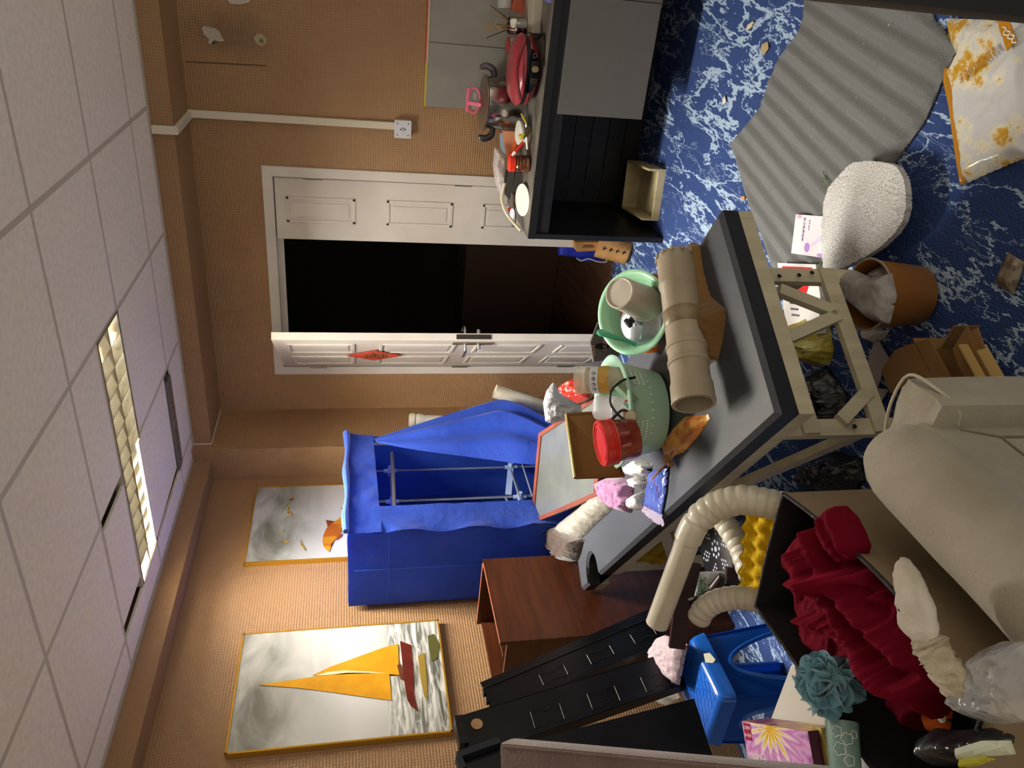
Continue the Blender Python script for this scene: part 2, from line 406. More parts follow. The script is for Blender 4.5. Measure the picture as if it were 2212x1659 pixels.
# door frame, leaves
def raised(bm, P, ex, ez, w, h, n, bw=.018, t=.006):
    """moulded raised panel: P centre, ex, ez unit axes, n outward"""
    ex, ez, n, P = Vector(ex), Vector(ez), Vector(n), Vector(P)
    def ring(a, b, ww, hh, tt):
        pass
    for s in (-1, 1):
        R = Matrix((ex, n, ez)).transposed()
        add_box(bm, P+ez*(s*h/2)+n*t/2, (w+bw, t, bw), R, bev=.0035); add_box(bm, P+ex*(s*w/2)+n*t/2, (bw, t, h+bw), R, bev=.0035)
    add_box(bm, P+n*t*.25, (w-.05, t*.9, h-.05), Matrix((ex, n, ez)).transposed(), bev=.003)
frame = obj('trim_6', bm0() if 0 else bx(XD-.012, XD+.12, 1.135, 1.19, 0, 2.095, .003), M_white, kind='structure', label='white moulded door frame around the double door')
obj('frame_side', bx(XD-.012, XD+.12, 2.365, 2.418, 0, 2.095, .003), M_white, frame)
obj('frame_head', bx(XD-.012, XD+.12, 1.19, 2.365, 2.04, 2.095, .003), M_white, frame)
obj('frame_stop', bx(XD+.05, XD+.075, 1.19, 2.365, 2.005, 2.04), M_white, frame)
d1 = obj('door_1', bx(XD+.004, XD+.044, 1.197, 1.545, .01, 2.034, .002), M_white, kind='structure', label='narrow white door leaf standing shut beside the counter')
for zc in (1.79, 1.24, .69, .22):
    b = bm0(); raised(b, (XD+.004, 1.372, zc), (0, 1, 0), (0, 0, 1), .13, .36 if zc > .3 else .2, (-1, 0, 0)); obj('door_panel', b, M_white, d1)
for z in (1.83, 1.0):
    b = bm0(); tube(b, [(XD-.004, 1.194, z-.05), (XD-.004, 1.194, z+.05)], .006, 8); obj('hinge', b, mat('hinge', '#8a8276', .4, .8), d1)
# open leaf: swings into the room about the hinge by the left jamb
hx, hy, LWd = XD-.02, 2.355, .80
best = None
for k in range(0, 900):
    th = k/900*PI/2
    px, py = hx-LWd*math.sin(th), hy-LWd*math.cos(th)
    v = ray(900, 735); e = abs(py/px - v.y/v.x)
    if best is None or e < best[0]: best = (e, th)
th = best[1]; dr = Vector((-math.sin(th), -math.cos(th), 0)); nr = Vector((-dr.y, dr.x, 0))
if nr.dot(Vector((hx, hy, 0))+dr*.4) > 0: nr = -nr       # towards the viewer's side
Hp = Vector((hx, hy, 0)); Rl = Matrix((dr, nr, Vector((0, 0, 1)))).transposed()
d2 = obj('door_2', add_box(bm0(), Hp+dr*LWd/2+Vector((0, 0, 1.022))-nr*.02, (LWd, .04, 2.02), Rl, bev=.002), M_white, kind='structure', label='white door leaf swung open into the room')
print('leaf angle', math.degrees(th), dr, nr)
for s in (.23, .58):
    for zc, hh in ((1.79, .34), (1.27, .40), (.76, .36), (.30, .30)):
        for side in (1, -1):
            b = bm0(); raised(b, Hp+dr*s+Vector((0, 0, zc))+(nr*0 if side == 1 else -nr*.04), dr, (0, 0, 1), .22, hh, nr*side); obj('door_panel', b, M_white, d2)
# lock and levers
M_lock = mat('lock_plate', '#9c958a', .3, .9)
obj('lock_plate', add_box(bm0(), Hp+dr*(LWd+.001)-nr*.02+Vector((0, 0, .98)), (.003, .026, .19), Rl), mat('lock_face', '#4a443d', .35, .8), d2)
for side in (1, -1):
    o0 = Hp+dr*(LWd-.06)+(nr*.004 if side == 1 else -nr*.044)+Vector((0, 0, .98))
    esc = obj('escutcheon', add_box(bm0(), o0, (.045, .008, .22), Rl, bev=.003), M_lock, d2)
    b = bm0(); q0 = o0+Vector((0, 0, .04)); tube(b, smoothpath([q0, q0+nr*side*.035, q0+nr*side*.05-dr*.03, q0+nr*side*.05-dr*.11], 4), .008, 10); obj('lever_handle', b, M_chrome, esc, smooth=True)
    b = bm0(); lathe(b, o0-Vector((0, 0, .035)), [(0, .03), (.01, .03), (.012, .02), (.008, .0)], nr*side, 14); obj('thumb_turn', b, M_chrome, esc, smooth=True)
for z in (1.83, .95, .25):
    b = bm0(); tube(b, [(hx+.0, hy+.006, z-.05), (hx+.0, hy+.006, z+.05)], .007, 8); obj('hinge', b, MATS['hinge'], d2)
# door-paper
fu = thing('paper_charm', 'red diamond paper charm with a dark character stuck on the open door leaf', 'paper charm', Hp+dr*.40+nr*.002+Vector((0, 0, 1.50)))
cc = Hp+dr*.40+nr*.0085+Vector((0, 0, 1.50)); b = bm0(); k = .155
prism(b, [cc+dr*k, cc+Vector((0, 0, k*1.05)), cc-dr*k, cc-Vector((0, 0, k*1.05))], nr*.0012); obj('paper', b, mat('red_paper', '#c9402c', .6, col2='#d9583c', nscale=20), fu)
text('福', .15, cc+nr*.002, -dr, (0, 0, -1), mat('ink', '#5a4620', .6), fu, 'painted_character')
# dark room beyond the doors
M_wf = mat('wood_floor_dark', '#5c4030', .5, col2='#4a3022', nscale=3, stretch=(1, 8, 1))
obj('floor_passage', bx(XD+.12, 7.8, .2, 4.6, -.06, -.005), M_wf, kind='structure', label='worn brown floor of the dark room beyond the doors')
M_dwall = mat('unlit_room_wall', '#6b655c', .9)
b = bm0(); abx(b, 7.8, 7.9, .2, 4.6, 0, 2.8); abx(b, XD+.12, 7.8, .1, .2, 0, 2.8); abx(b, XD+.12, 7.8, 4.6, 4.7, 0, 2.8); abx(b, XD+.12, 7.8, .2, 4.6, 2.8, 2.9); abx(b, XD+.12, XD+.14, YP, 4.7, 0, 2.8)
obj('wall_beyond', b, M_dwall, kind='structure', label='walls of the unlit room beyond the doors')
# ================================================================== large furniture
M_sock = None
# ---- paintings (flat print: thin coloured shapes on the canvas)
def canvas_mat(name, stops, wave=None):
    M = bpy.data.materials.new(name); M.use_nodes = True; nt = M.node_tree; N = nt.nodes; L = nt.links; b = N['Principled BSDF']
    b.inputs['Roughness'].default_value = .35; b.inputs['Coat Weight'].default_value = .1
    g = N.new('ShaderNodeTexCoord'); sp = N.new('ShaderNodeSeparateXYZ'); L.new(g.outputs['Generated'], sp.inputs[0])
    mp = N.new('ShaderNodeMapping'); mp.inputs['Scale'].default_value = (1.0, 1, 2.6); L.new(g.outputs['Generated'], mp.inputs['Vector'])
    n = N.new('ShaderNodeTexNoise'); n.inputs['Scale'].default_value = 2.2; n.inputs['Detail'].default_value = 7; n.inputs['Distortion'].default_value = .6; L.new(mp.outputs[0], n.inputs['Vector'])
    mp2 = N.new('ShaderNodeMapping'); mp2.inputs['Scale'].default_value = (2.2, 1, 22); L.new(g.outputs['Generated'], mp2.inputs['Vector'])
    n2 = N.new('ShaderNodeTexNoise'); n2.inputs['Scale'].default_value = 2.0; n2.inputs['Detail'].default_value = 6; n2.inputs['Distortion'].default_value = 1.2; L.new(mp2.outputs[0], n2.inputs['Vector'])
    r = N.new('ShaderNodeValToRGB'); L.new(sp.outputs['Z'], r.inputs['Fac'])
    e = r.color_ramp.elements
    while len(e) < len(stops): e.new(.5)
    for k, (p, c) in enumerate(stops): e[k].position = p; e[k].color = srgb(c)
    def ovl(fac, base, noise, lo, hi, c0, c1):
        rr = N.new('ShaderNodeValToRGB'); rr.color_ramp.elements[0].position = lo; rr.color_ramp.elements[1].position = hi
        rr.color_ramp.elements[0].color = c0; rr.color_ramp.elements[1].color = c1; L.new(noise, rr.inputs['Fac'])
        mx = N.new('ShaderNodeMix'); mx.data_type = 'RGBA'; mx.blend_type = 'MIX'
        L.new(fac, mx.inputs['Factor']); L.new(base, mx.inputs['A']); L.new(rr.outputs[0], mx.inputs['B']); return mx.outputs['Result']
    def rng(lo, hi, a, c):
        q = N.new('ShaderNodeMapRange'); q.inputs['From Min'].default_value = lo; q.inputs['From Max'].default_value = hi
        q.inputs['To Min'].default_value = a; q.inputs['To Max'].default_value = c; L.new(sp.outputs['Z'], q.inputs[0]); return q.outputs[0]
    out = ovl(rng(.45, .95, 0, .8), r.outputs[0], n.outputs['Fac'], .35, .68, srgb('#5d5c50'), srgb('#d9dad2'))
    if wave: out = ovl(rng(wave, wave-.06, 0, .7), out, n2.outputs['Fac'], .38, .62, srgb('#4a4a40'), srgb('#e6e6e0'))
    L.new(out, b.inputs['Base Color']); return M
M_gold = mat('gold_frame', '#c99a35', .35, .6)
def painting(name, label, px4, d, stops, wave):
    x0, x1, z0, z1 = px4; Yf = YP-d
    t = thing(name, label, 'painting', ((x0+x1)/2, YP, z0))
    obj('canvas', bx(x0+.008, x1-.008, Yf+.002, YP-.004, z0+.008, z1-.008), canvas_mat(name+'_print', stops, wave), t)
    b = bm0(); abx(b, x0, x0+.008, Yf, YP-.001, z0, z1); abx(b, x1-.008, x1, Yf, YP-.001, z0, z1); abx(b, x0, x1, Yf, YP-.001, z0, z0+.008); abx(b, x0, x1, Yf, YP-.001, z1-.008, z1)
    obj('frame', b, M_gold, t); return t, Yf
ptA, Yf = painting('sailing_painting', 'grey seascape painting with a yellow sailboat in a thin gold frame', (2.015, 2.632, 1.222, 2.132), .028,
                   [(0, '#55564a'), (.10, '#8f8f85'), (.22, '#b9b9b2'), (.45, '#d6d6d4'), (.75, '#c9cac4'), (1, '#6f6e62')], .30)
def flat(pts, Y, t, name, parent, m_, dy=.0008):
    b = bm0(); prism(b, [ay(x, y, Y) for x, y in pts], (0, -dy, 0)); return obj(name, b, m_, parent)
cr = lambda x, y: (400+x/2.5167, 1000+y/2.5167)      # measurements taken on an enlargement
sail = mat('sail_yellow', '#d49a1c', .4, col2='#c48a14', nscale=10); hull = mat('hull_red', '#63200f', .4, col2='#4d150a', nscale=14)
flat([cr(*p) for p in [(398, 1207), (560, 1183), (720, 1160), (900, 1140), (1000, 1142), (1110, 1148), (1116, 1220), (1120, 1290), (1000, 1276), (800, 1247), (600, 1222)]], Yf-.0005, 0, 'main_sail', ptA, sail)
flat([cr(*p) for p in [(690, 1156), (780, 1112), (950, 1050), (1080, 1003), (1157, 984), (1160, 1070), (1163, 1155), (1060, 1142), (930, 1130), (800, 1138)]], Yf-.0005, 0, 'jib_sail', ptA, sail)
flat([cr(*p) for p in [(700, 1158), (780, 1136), (860, 1128), (1000, 1134), (1100, 1146), (1000, 1141), (880, 1141), (780, 1152)]], Yf-.0014, 0, 'mast', ptA, mat('mast_cream', '#e8ddb0', .4), .0006)
flat([cr(*p) for p in [(1168, 968), (1228, 990), (1240, 1120), (1245, 1260), (1265, 1352), (1228, 1322), (1208, 1290), (1190, 1180)]], Yf-.0005, 0, 'hull', ptA, hull)
flat([cr(*p) for p in [(1265, 1050), (1300, 1030), (1312, 1140), (1318, 1290), (1300, 1270), (1280, 1180)]], Yf-.0005, 0, 'reflection', ptA, mat('boat_reflection', '#8a7330', .4))
flat([cr(*p) for p in [(1318, 940), (1352, 930), (1382, 990), (1372, 1060), (1340, 1080), (1325, 1010)]], Yf-.0005, 0, 'reflection', ptA, mat('boat_reflection_dark', '#4d4d22', .4))
flat([cr(*p) for p in [(1152, 1100), (1172, 1092), (1186, 1150), (1190, 1180), (1172, 1178)]], Yf-.0014, 0, 'crew', ptA, mat('crew_dark', '#5a2a10', .5), .0006)
ptB, Yf = painting('dolphin_painting', 'tall grey sky painting with yellow birds and dolphin, half behind the blue wardrobe', (3.10, 3.735, 1.30, 2.182), .028,
                   [(0, '#d9dad8'), (.35, '#dfe0de'), (.55, '#c4c5c0'), (.8, '#83847b'), (1, '#55564d')], None)
dol = mat('dolphin_gold', '#cf9a24', .4, col2='#a8571a', nscale=16, stretch=(1, 1, .4)); dol2 = mat('dolphin_fin', '#8e3c1a', .4)
flat([cr(*p) for p in [(880, 275), (886, 300), (862, 350), (835, 395), (812, 420), (795, 440), (790, 470), (783, 486), (770, 470), (752, 455), (746, 425), (752, 390), (768, 355), (800, 325), (838, 300)]], Yf-.0005, 0, 'dolphin_body', ptB, dol)
flat([cr(*p) for p in [(765, 310), (795, 322), (812, 318), (790, 335), (774, 348)]], Yf-.0014, 0, 'dolphin_fin', ptB, dol2, .0006)
flat([cr(*p) for p in [(855, 383), (848, 402), (822, 422), (826, 405), (838, 392)]], Yf-.0014, 0, 'dolphin_fin', ptB, dol2, .0006)
flat([cr(*p) for p in [(845, 243), (884, 250), (888, 278), (868, 272)]], Yf-.0014, 0, 'dolphin_tail', ptB, dol2, .0006)
def bird(x, y, s, a):
    c_, s_ = math.cos(a), math.sin(a)
    P = [(-1, -.1), (-.45, -.16), (0, -.02), (.45, -.2), (1, -.02), (.45, .04), (.12, .2), (0, .42), (-.12, .2), (-.45, .06)]
    flat([cr(x+s*(u*c_-v*s_), y+s*(u*s_+v*c_)) for u, v in P], Yf-.0005, 0, 'bird', ptB, mat('bird_gold', '#c9a028', .5, col2='#6b4a1c', nscale=60))
for a in ((568, 262, 42, 1.1), (578, 195, 24, -.3), (535, 372, 13, -.9), (548, 428, 28, .0), (638, 448, 36, 1.1)): bird(*a)

# ---- blue fabric wardrobe
M_blue = mat('blue_fabric', '#2c58cf', .62, col2='#264ec0', nscale=3, bump=.5, bscale=22, bdist=.01, sheen=.2)
M_blueside = mat('blue_fabric_lightened', '#3560cc', .62, col2='#3c68d6', nscale=5, bump=.4, bscale=16, bdist=.01)  # same fabric, colour lightened to offset shade on sides away from the lamp
M_pole = mat('grey_pole', '#8e96a3', .35, .4); M_joint = mat('plastic_joint', '#a9bede', .45)
wd = thing('fabric_wardrobe', 'blue fabric wardrobe with its front flap hanging open, against the painting wall', 'wardrobe', (3.15, 2.63, 0))
X0, X1, Y0, Y1, ZT = 2.752, 3.545, 2.405, 2.868, 1.652
def cloth_panel(name, P00, P10, P01, P11, nu, nv, amp, fr, seed, m_, parent, th=.003, n=None, curve=None):
    P00, P10, P01, P11 = map(Vector, (P00, P10, P01, P11)); b = bm0(); g = []
    n = Vector(n) if n else (P10-P00).cross(P01-P00).normalized()
    for i in range(nu+1):
        row = []
        for j in range(nv+1):
            u, v = i/nu, j/nv; p = P00*(1-u)*(1-v)+P10*u*(1-v)+P01*(1-u)*v+P11*u*v
            d = amp*fbm(u*fr[0], v*fr[1], seed)
            if curve: d += curve(u, v)
            row.append(b.verts.new(p+n*d))
        g.append(row)
    fs = [b.faces.new((g[i][j], g[i+1][j], g[i+1][j+1], g[i][j+1])) for i in range(nu) for j in range(nv)]
    bmesh.ops.solidify(b, geom=fs, thickness=th)
    return obj(name, b, m_, parent, smooth=True)
cloth_panel('side_cover', (X0, Y0, .02), (X0, Y1, .02), (X0, Y0, ZT), (X0, Y1, ZT), 14, 30, .008, (2.2, 5), 3, M_blueside, wd, n=(-1, 0, 0))
cloth_panel('side_cover', (X1, Y0, .02), (X1, Y1, .02), (X1, Y0, ZT), (X1, Y1, ZT), 14, 30, .008, (2, 5), 7, M_blueside, wd, n=(1, 0, 0))
b = bm0(); tube(b, [(X0-.0095, 2.63, .05), (X0-.011, 2.632, .9), (X0-.0095, 2.628, ZT-.03)], .0012, 5); obj('side_crease', b, M_blueside, wd)
b = bm0(); tube(b, [(X0-.010, Y0+.02, ZT-.19), (X0-.010, Y1-.02, ZT-.19)], .0009, 5); obj('side_crease', b, M_blueside, wd)
cloth_panel('back_cover', (X0, Y1, .02), (X1, Y1, .02), (X0, Y1, ZT), (X1, Y1, ZT), 16, 24, .006, (3, 5), 9, M_blueside, wd, n=(0, -1, 0))
cloth_panel('top_cover', (X0, Y0, ZT), (X1, Y0, ZT), (X0, Y1, ZT), (X1, Y1, ZT), 14, 10, .006, (3, 3), 11, M_blue, wd, n=(0, 0, 1), th=.004)
# header flap hanging over the front with a wavy rolled edge
cloth_panel('header_flap', (X0-.012, Y0-.012, ZT-.155), (X1+.004, Y0-.012, ZT-.135), (X0-.012, Y0-.012, ZT+.012), (X1+.004, Y0-.012, ZT+.006), 40, 12, .010, (9, 2), 5, M_blue, wd, n=(0, -1, 0), curve=lambda u, v: .014*max(0, v-.75)*4*(.6+.4*math.sin(u*7)))
b = bm0(); tube(b, smoothpath([(X0-.012+k/12*(X1-X0+.016), Y0-.026-.004*math.sin(k*1.3), ZT+.006+.004*math.sin(k*1.1)) for k in range(13)], 4), [.015+.0035*math.sin(k*.31) for k in range(49)], 8); obj('header_roll', b, M_blue, wd, smooth=True)
# left stile of the front
cloth_panel('front_stile', (X0-.008, Y0-.008, .02), (X0+.165, Y0-.012, .02), (X0-.008, Y0-.008, ZT-.11), (X0+.165, Y0-.012, ZT-.13), 10, 44, .009, (2.0, 13), 21, M_blue, wd, n=(0, -1, 0), curve=lambda u, v: .010*math.exp(-((u-1)*5)**2)+.012*math.exp(-((u)*5)**2)*math.sin(v*30))
# the front flap, swung out and hanging
pA = ay(812, 948, Y0-.02); pB = ay(1080, 870, 2.28); pC = ay(1178, 905, 2.20); pD = ay(1160, 985, 2.30)
b = bm0(); rows = []
L0 = [ay(806, 948, Y0-.02), ay(880, 925, 2.36), ay(960, 900, 2.32), ay(1030, 880, 2.29), ay(1080, 869, 2.27), ay(1130, 882, 2.25), ay(1200, 915, 2.24), ay(1300, 940, 2.24)]
L1 = [ay(812, 955, Y0-.02), ay(880, 968, 2.375), ay(960, 978, 2.37), ay(1030, 985, 2.37), ay(1080, 990, 2.36), ay(1130, 996, 2.35), ay(1200, 1003, 2.35), ay(1300, 1010, 2.35)]
A = smoothpath(L0, 5); B = smoothpath(L1, 5); g = []
for i, (p, q) in enumerate(zip(A, B)):
    row = []
    for j in range(15):
        v = j/14; w = (q-p).length
        row.append(b.verts.new(p.lerp(q, v)+Vector((0, -1, 0))*(w*.16*math.sin(v*PI)+w*.05*math.sin(v*PI*5+i*.05))))
    g.append(row)
fs = [b.faces.new((g[i][j], g[i+1][j], g[i+1][j+1], g[i][j+1])) for i in range(len(g)-1) for j in range(14)]
bmesh.ops.solidify(b, geom=fs, thickness=.003); obj('front_flap', b, M_blue, wd, smooth=True)
# frame inside
for x in (X0+.03, X1-.03):
    for y in (Y0+.03, Y1-.03):
        b = bm0(); tube(b, [(x, y, .0), (x, y, ZT-.01)], .008, 8); obj('frame_pole', b, M_pole, wd, smooth=True)
YI = 2.60
J = [ay(843, 1019, YI), ay(843, 1087, YI), ay(1103, 1007, YI), ay(1097, 1071, YI)]
for p, q in ((J[0], J[2]), (J[1], J[3])):
    x = (p.x+q.x)/2; b = bm0(); tube(b, [(x, YI, .02), (x, YI, ZT-.02)], .006, 8); obj('frame_pole', b, M_pole, wd, smooth=True)
xs_ = [(J[0].x+J[2].x)/2, (J[1].x+J[3].x)/2]
for z in (J[0].z, J[2].z):
    for x in xs_:
        b = bm0(); tube(b, [(x-.03, YI, z), (x+.03, YI, z)], .013, 8); tube(b, [(x, YI-.03, z), (x, YI+.03, z)], .013, 8); tube(b, [(x, YI, z-.035), (x, YI, z+.035)], .012, 8); obj('joint', b, M_joint, wd, smooth=True)
    b = bm0(); tube(b, [(X0+.02, YI, z), (X1-.03, YI, z)], .008, 8); obj('hanging_rail', b, M_pole, wd, smooth=True)
b = bm0(); tube(b, [ay(846, 955, 2.52), ay(852, 1104, 2.52)], .0105, 10); obj('hanging_rail', b, mat('pale_pole', '#a9a79c', .4, .2), wd, smooth=True)
b = bm0(); bar(b, ay(1103, 1010, 2.585), ay(1098, 1068, 2.585), .004, .034, (0, 0, 1)); obj('cross_plate', b, M_joint, wd)
for a_, b_ in (((1104, 1016, 2.57), (1128, 1094, 2.45)), ((1127, 998, 2.55), (1150, 1072, 2.46)), ((1092, 1075, 2.57), (1102, 1092, 2.5)), ((820, 955, 2.5), (848, 958, 2.5))):
    b = bm0(); tube(b, [ay(*a_), ay(*b_)], .0055, 8); obj('cross_pole', b, M_pole, wd, smooth=True)

# ---- tubes behind the wardrobe
M_pvcw = mat('white_pvc', '#cfcaba', .4, col2='#bdb59c', nscale=6)
t = thing('white_waste_pipe', 'long off-white plastic pipe leaning on the wall left of the open door', 'pipe', (3.9, 2.2, 0))
b = bm0(); p0 = ax(1069, 845, 3.80); p1 = ax(1420, 960, 3.62); lathe(b, p0, [(.034, .0), (.041, 0), (.041, (p1-p0).length), (.0, (p1-p0).length)], p1-p0, 20); lathe(b, p0, [(.034, 0), (.034, .2), (0, .2)], p1-p0, 20); obj('pipe_body', b, M_pvcw, t, smooth=True)
t = thing('capped_pipe', 'short white pipe end peeping over the blue wardrobe flap by the column', 'pipe', (3.7, 2.35, .9))
p0 = ax(884, 907, 3.78); dd = ax(1200, 925, 3.78)-p0; b = bm0(); lathe(b, p0, [(0, 0), (.036, 0), (.041, .008), (.041, .028), (.036, .032), (.040, .05), (.040, .07), (.033, .09), (.036, .12), (.036, 1.25), (0, 1.25)], dd, 22); obj('pipe_body', b, M_pvcw, t, smooth=True)

# ---- brown wooden cabinet
def wood(name, a, b_): return mat(name, a, .38, col2=b_, nscale=4, stretch=(1, 1, 9), detail=8, bump=.05, bscale=30)
M_cherry = wood('cherry_wood', '#4c2511', '#3f1e0d'); M_cherry_e = mat('cherry_edge', '#7a4029', .45)
cb = thing('wooden_cabinet', 'open topped reddish brown wooden cabinet beside the blue wardrobe', 'cabinet', (2.35, 2.66, 0))
cx0, cx1, cy0, cy1, cz = 2.105, 2.592, 2.455, 2.862, 1.04
def board(nm, x0, x1, y0, y1, z0, z1, par=cb): return obj(nm, bx(x0, x1, y0, y1, z0, z1, .0015), M_cherry, par)
board('front_board', cx0, cx1, cy0, cy0+.018, 0, cz); board('end_board', cx1-.018, cx1, cy0+.018, cy1, 0, cz)
board('end_board', cx0, cx0+.018, cy0+.018, cy1-.12, 0, cz-.03); board('shelf_board', cx0+.04, cx1-.018, cy0+.13, cy0+.148, .05, cz-.03)
board('back_board', cx0+.10, cx1-.018, cy1-.018, cy1, 0, cz-.02); board('bottom_board', cx0+.018, cx1-.018, cy0+.018, cy1-.018, .02, .04)
b = bm0(); abx(b, cx0, cx1, cy0-.0008, cy0+.018, cz, cz+.0015); abx(b, cx1-.019, cx1, cy0, cy1, cz, cz+.0015); obj('edge_banding', b, M_cherry_e, cb)

# ---- black slotted steel rails leaning on the cabinet
M_steel = mat('black_steel', '#121317', .33, .3, bump=.05, bscale=30); M_edge = mat('worn_edge', '#3a3833', .4, .5)
def rail(name, label, px, Y, th, slots=None, flange=None):
    P = [ay(x, y, Y) for x, y in px]; t = thing(name, label, 'steel rail', (sum((p.x for p in P))/4, Y, 0), 'black steel rails leaning by the cabinet')
    b = bm0(); prism(b, P, (0, .004, 0)); obj('web', b, M_steel, t)
    u = (P[1]-P[0]).normalized(); v = (P[3]-P[0]).normalized()
    b = bm0(); bar(b, P[0]+Vector((0, th/2, 0)), P[1]+Vector((0, th/2, 0)), .004, th, (0, 1, 0)); obj('flange', b, M_steel, t)
    b = bm0(); bar(b, P[3]+Vector((0, th/2, 0)), P[2]+Vector((0, th/2, 0)), .004, th, (0, 1, 0)); obj('flange', b, M_steel, t)
    for s, w in (slots or []):
        Wd = (P[3]-P[0]).length; o = P[0]+u*s+v*(Wd*w)+Vector((0, -.002, 0)); a = .055; c_ = Wd*.20
        pts = [o-u*a-v*c_, o-u*a*.35-v*c_, o-u*a*.25-v*c_*.7, o+u*a*.25-v*c_*.7, o+u*a*.35-v*c_, o+u*a-v*c_, o+u*a+v*c_, o+u*a*.4+v*c_, o+u*a*.3+v*c_*.7, o-u*a*.3+v*c_*.7, o-u*a*.4+v*c_, o-u*a+v*c_]
        b = bm0(); tube(b, pts[2:]+pts[:2], .0010, 4)
        obj('slot_outline', b, M_edge, t)
    return t, P, u, v
t, P, u, v = rail('slotted_rail', 'upper black slotted steel rail resting along the cabinet front', [(1044, 1488), (1430, 1325), (1440, 1383), (1066, 1545)], 2.36, .035, [(.28, .55), (.50, .55), (.72, .5), (.98, .5)])
b = bm0(); bar(b, ay(1044, 1486, 2.40), ay(1425, 1318, 2.40), .05, .004, (0, 1, 0)); obj('lip', b, M_steel, t)
b = bm0(); tube(b, [P[0]+u*.0+Vector((0, -.003, 0)), P[1]+Vector((0, -.003, 0))], .0016, 5); obj('worn_edge', b, M_edge, t)
for k in range(3):
    b = bm0(); bar(b, P[0].lerp(P[3], .1+.3*k), P[0].lerp(P[3], .24+.3*k)+Vector((0, 0, .002)), .012, .022, (0, 1, 0)); obj('hook', b, M_steel, t)
t, P, u, v = rail('slotted_rail', 'wide black slotted steel rail with a round hole at its raised end', [(992, 1548), (1475, 1400), (1520, 1462), (1010, 1640)], 2.24, .04, [(.30, .62), (.52, .62), (.74, .62)])
b = bm0(); c_ = ay(1030, 1565, 2.24)+Vector((0, -.002, 0)); lathe(b, c_, [(0, 0), (.020, 0), (.020, .002), (0, .002)], (0, -1, 0), 20); obj('round_hole', b, mat('hole_glimpse', '#b08a62', .6), t)
b = bm0(); bar(b, ay(990, 1555, 2.25), ay(1002, 1616, 2.25), .03, .05, (0, 1, 0)); obj('end_bracket', b, M_steel, t)
t, P, u, v = rail('slotted_rail', 'broad plain black steel rail lowest of the three, behind the brown backrest', [(990, 1640), (1500, 1510), (1560, 1700), (1000, 1720)], 2.10, .04)
b = bm0(); bar(b, ay(988, 1636, 2.09), ay(1078, 1604, 2.09), .02, .03, (0, 1, 0)); bar(b, ay(990, 1640, 2.09), ay(1000, 1665, 2.09), .02, .03, (0, 1, 0)); obj('end_bracket', b, mat('steel_sheen', '#2b3038', .4, .4), t)

# ---- massage table
TB_ = Vector((1.381, .898, 0))
Wv = Vector((.848, -.530, 0)); Lv = Vector((.530, .848, 0)); TL, TW, TZ = 1.826, .623, .632
def T(l, w, z): return TB_ + Lv*l + Wv*w + Vector((0, 0, z))
RT = Matrix((Lv, -Wv, Vector((0, 0, 1)))).transposed()
M_vinyl = mat('grey_vinyl', '#3a3e45', .42, col2='#44484f', nscale=2, bump=.12, bscale=90, bdist=.002)
M_vblk = mat('black_vinyl', '#17181b', .45)
M_pale = mat('pale_wood', '#bdb59a', .5, col2='#b0a78c', nscale=4, stretch=(6, 6, 1))
mt_ = thing('massage_table', 'wooden massage table with a grey padded top, heaped with household clutter', 'massage table', T(TL/2, TW/2, 0))
nl0, nl1, nd = 1.545, 1.715, .112
def outline(ins=0):
    return [(ins, ins), (nl0, ins)] + [((nl0+nl1)/2-(nl1-nl0)/2*math.cos(a), ins+(nd)*math.sin(a)**.75) for a in [PI*k/12 for k in range(1, 12)]] + [(nl1, ins), (TL-ins, ins), (TL-ins, TW-ins), (ins, TW-ins)]
b = bm0(); o1 = outline(0); o2 = outline(.012)
lo = [b.verts.new(T(l, w, TZ-.057)) for l, w in o1]; mi = [b.verts.new(T(l, w, TZ-.012)) for l, w in o1]; hi = [b.verts.new(T(l, w, TZ)) for l, w in o2]
n_ = len(o1)
for R0, R1 in ((lo, mi), (mi, hi)):
    for i in range(n_): b.faces.new((R0[i], R0[(i+1) % n_], R1[(i+1) % n_], R1[i]))
f1 = b.faces.new(hi); f2 = b.faces.new(lo[::-1]); bmesh.ops.triangulate(b, faces=[f1, f2])
pad = obj('padded_top', b, [M_vinyl, M_vblk], mt_)
for p in pad.data.polygons:
    if abs(p.normal.z) < .45: p.material_index = 1
def tbar(nm, l0, w0, z0, l1, w1, z1, ww, hh, up=(0, 0, 1), par=mt_):
    b = bm0(); bar(b, T(l0, w0, z0), T(l1, w1, z1), ww, hh, up, bev=.0015); return obj(nm, b, M_pale, par)
FZ = TZ-.078
tbar('frame_rail', 0, .012, FZ, nl0, .012, FZ, .024, .042); tbar('frame_rail', nl1, .012, FZ, TL, .012, FZ, .024, .042); tbar('frame_rail', 0, TW-.012, FZ, TL, TW-.012, FZ, .024, .042)
tbar('frame_rail', .012, .024, FZ, .012, TW-.024, FZ, .024, .042); tbar('frame_rail', TL-.012, .024, FZ, TL-.012, TW-.024, FZ, .024, .042)
tbar('frame_rail', nl0-.03, .024, FZ, nl0-.03, TW-.024, FZ, .024, .03); obj('table_board', add_box(bm0(), T(TL/2-.14, TW/2, TZ-.064), (TL-.36, TW-.05, .012), RT), M_pale, mt_)
for l in (.16, 1.53):
    for w in (.03, .52): tbar('leg', l, w, 0, l, w, FZ, .022, .048, Wv)
    s = 1 if l < .5 else -1
    tbar('stretcher', l-s*.012, .01, .245, l-s*.012, .54, .245, .02, .048); tbar('apron', l-s*.012, .01, .455, l-s*.012, .54, .455, .02, .048)
    tbar('brace', l-s*.016, .46, .42, l-s*.016, .385, .26, .022, .036, Wv); tbar('brace', l-s*.016, .30, .44, l-s*.016, .375, .26, .022, .036, Wv); tbar('brace', l-s*.016, .13, .25, l-s*.016, .045, .36, .022, .036, Wv)
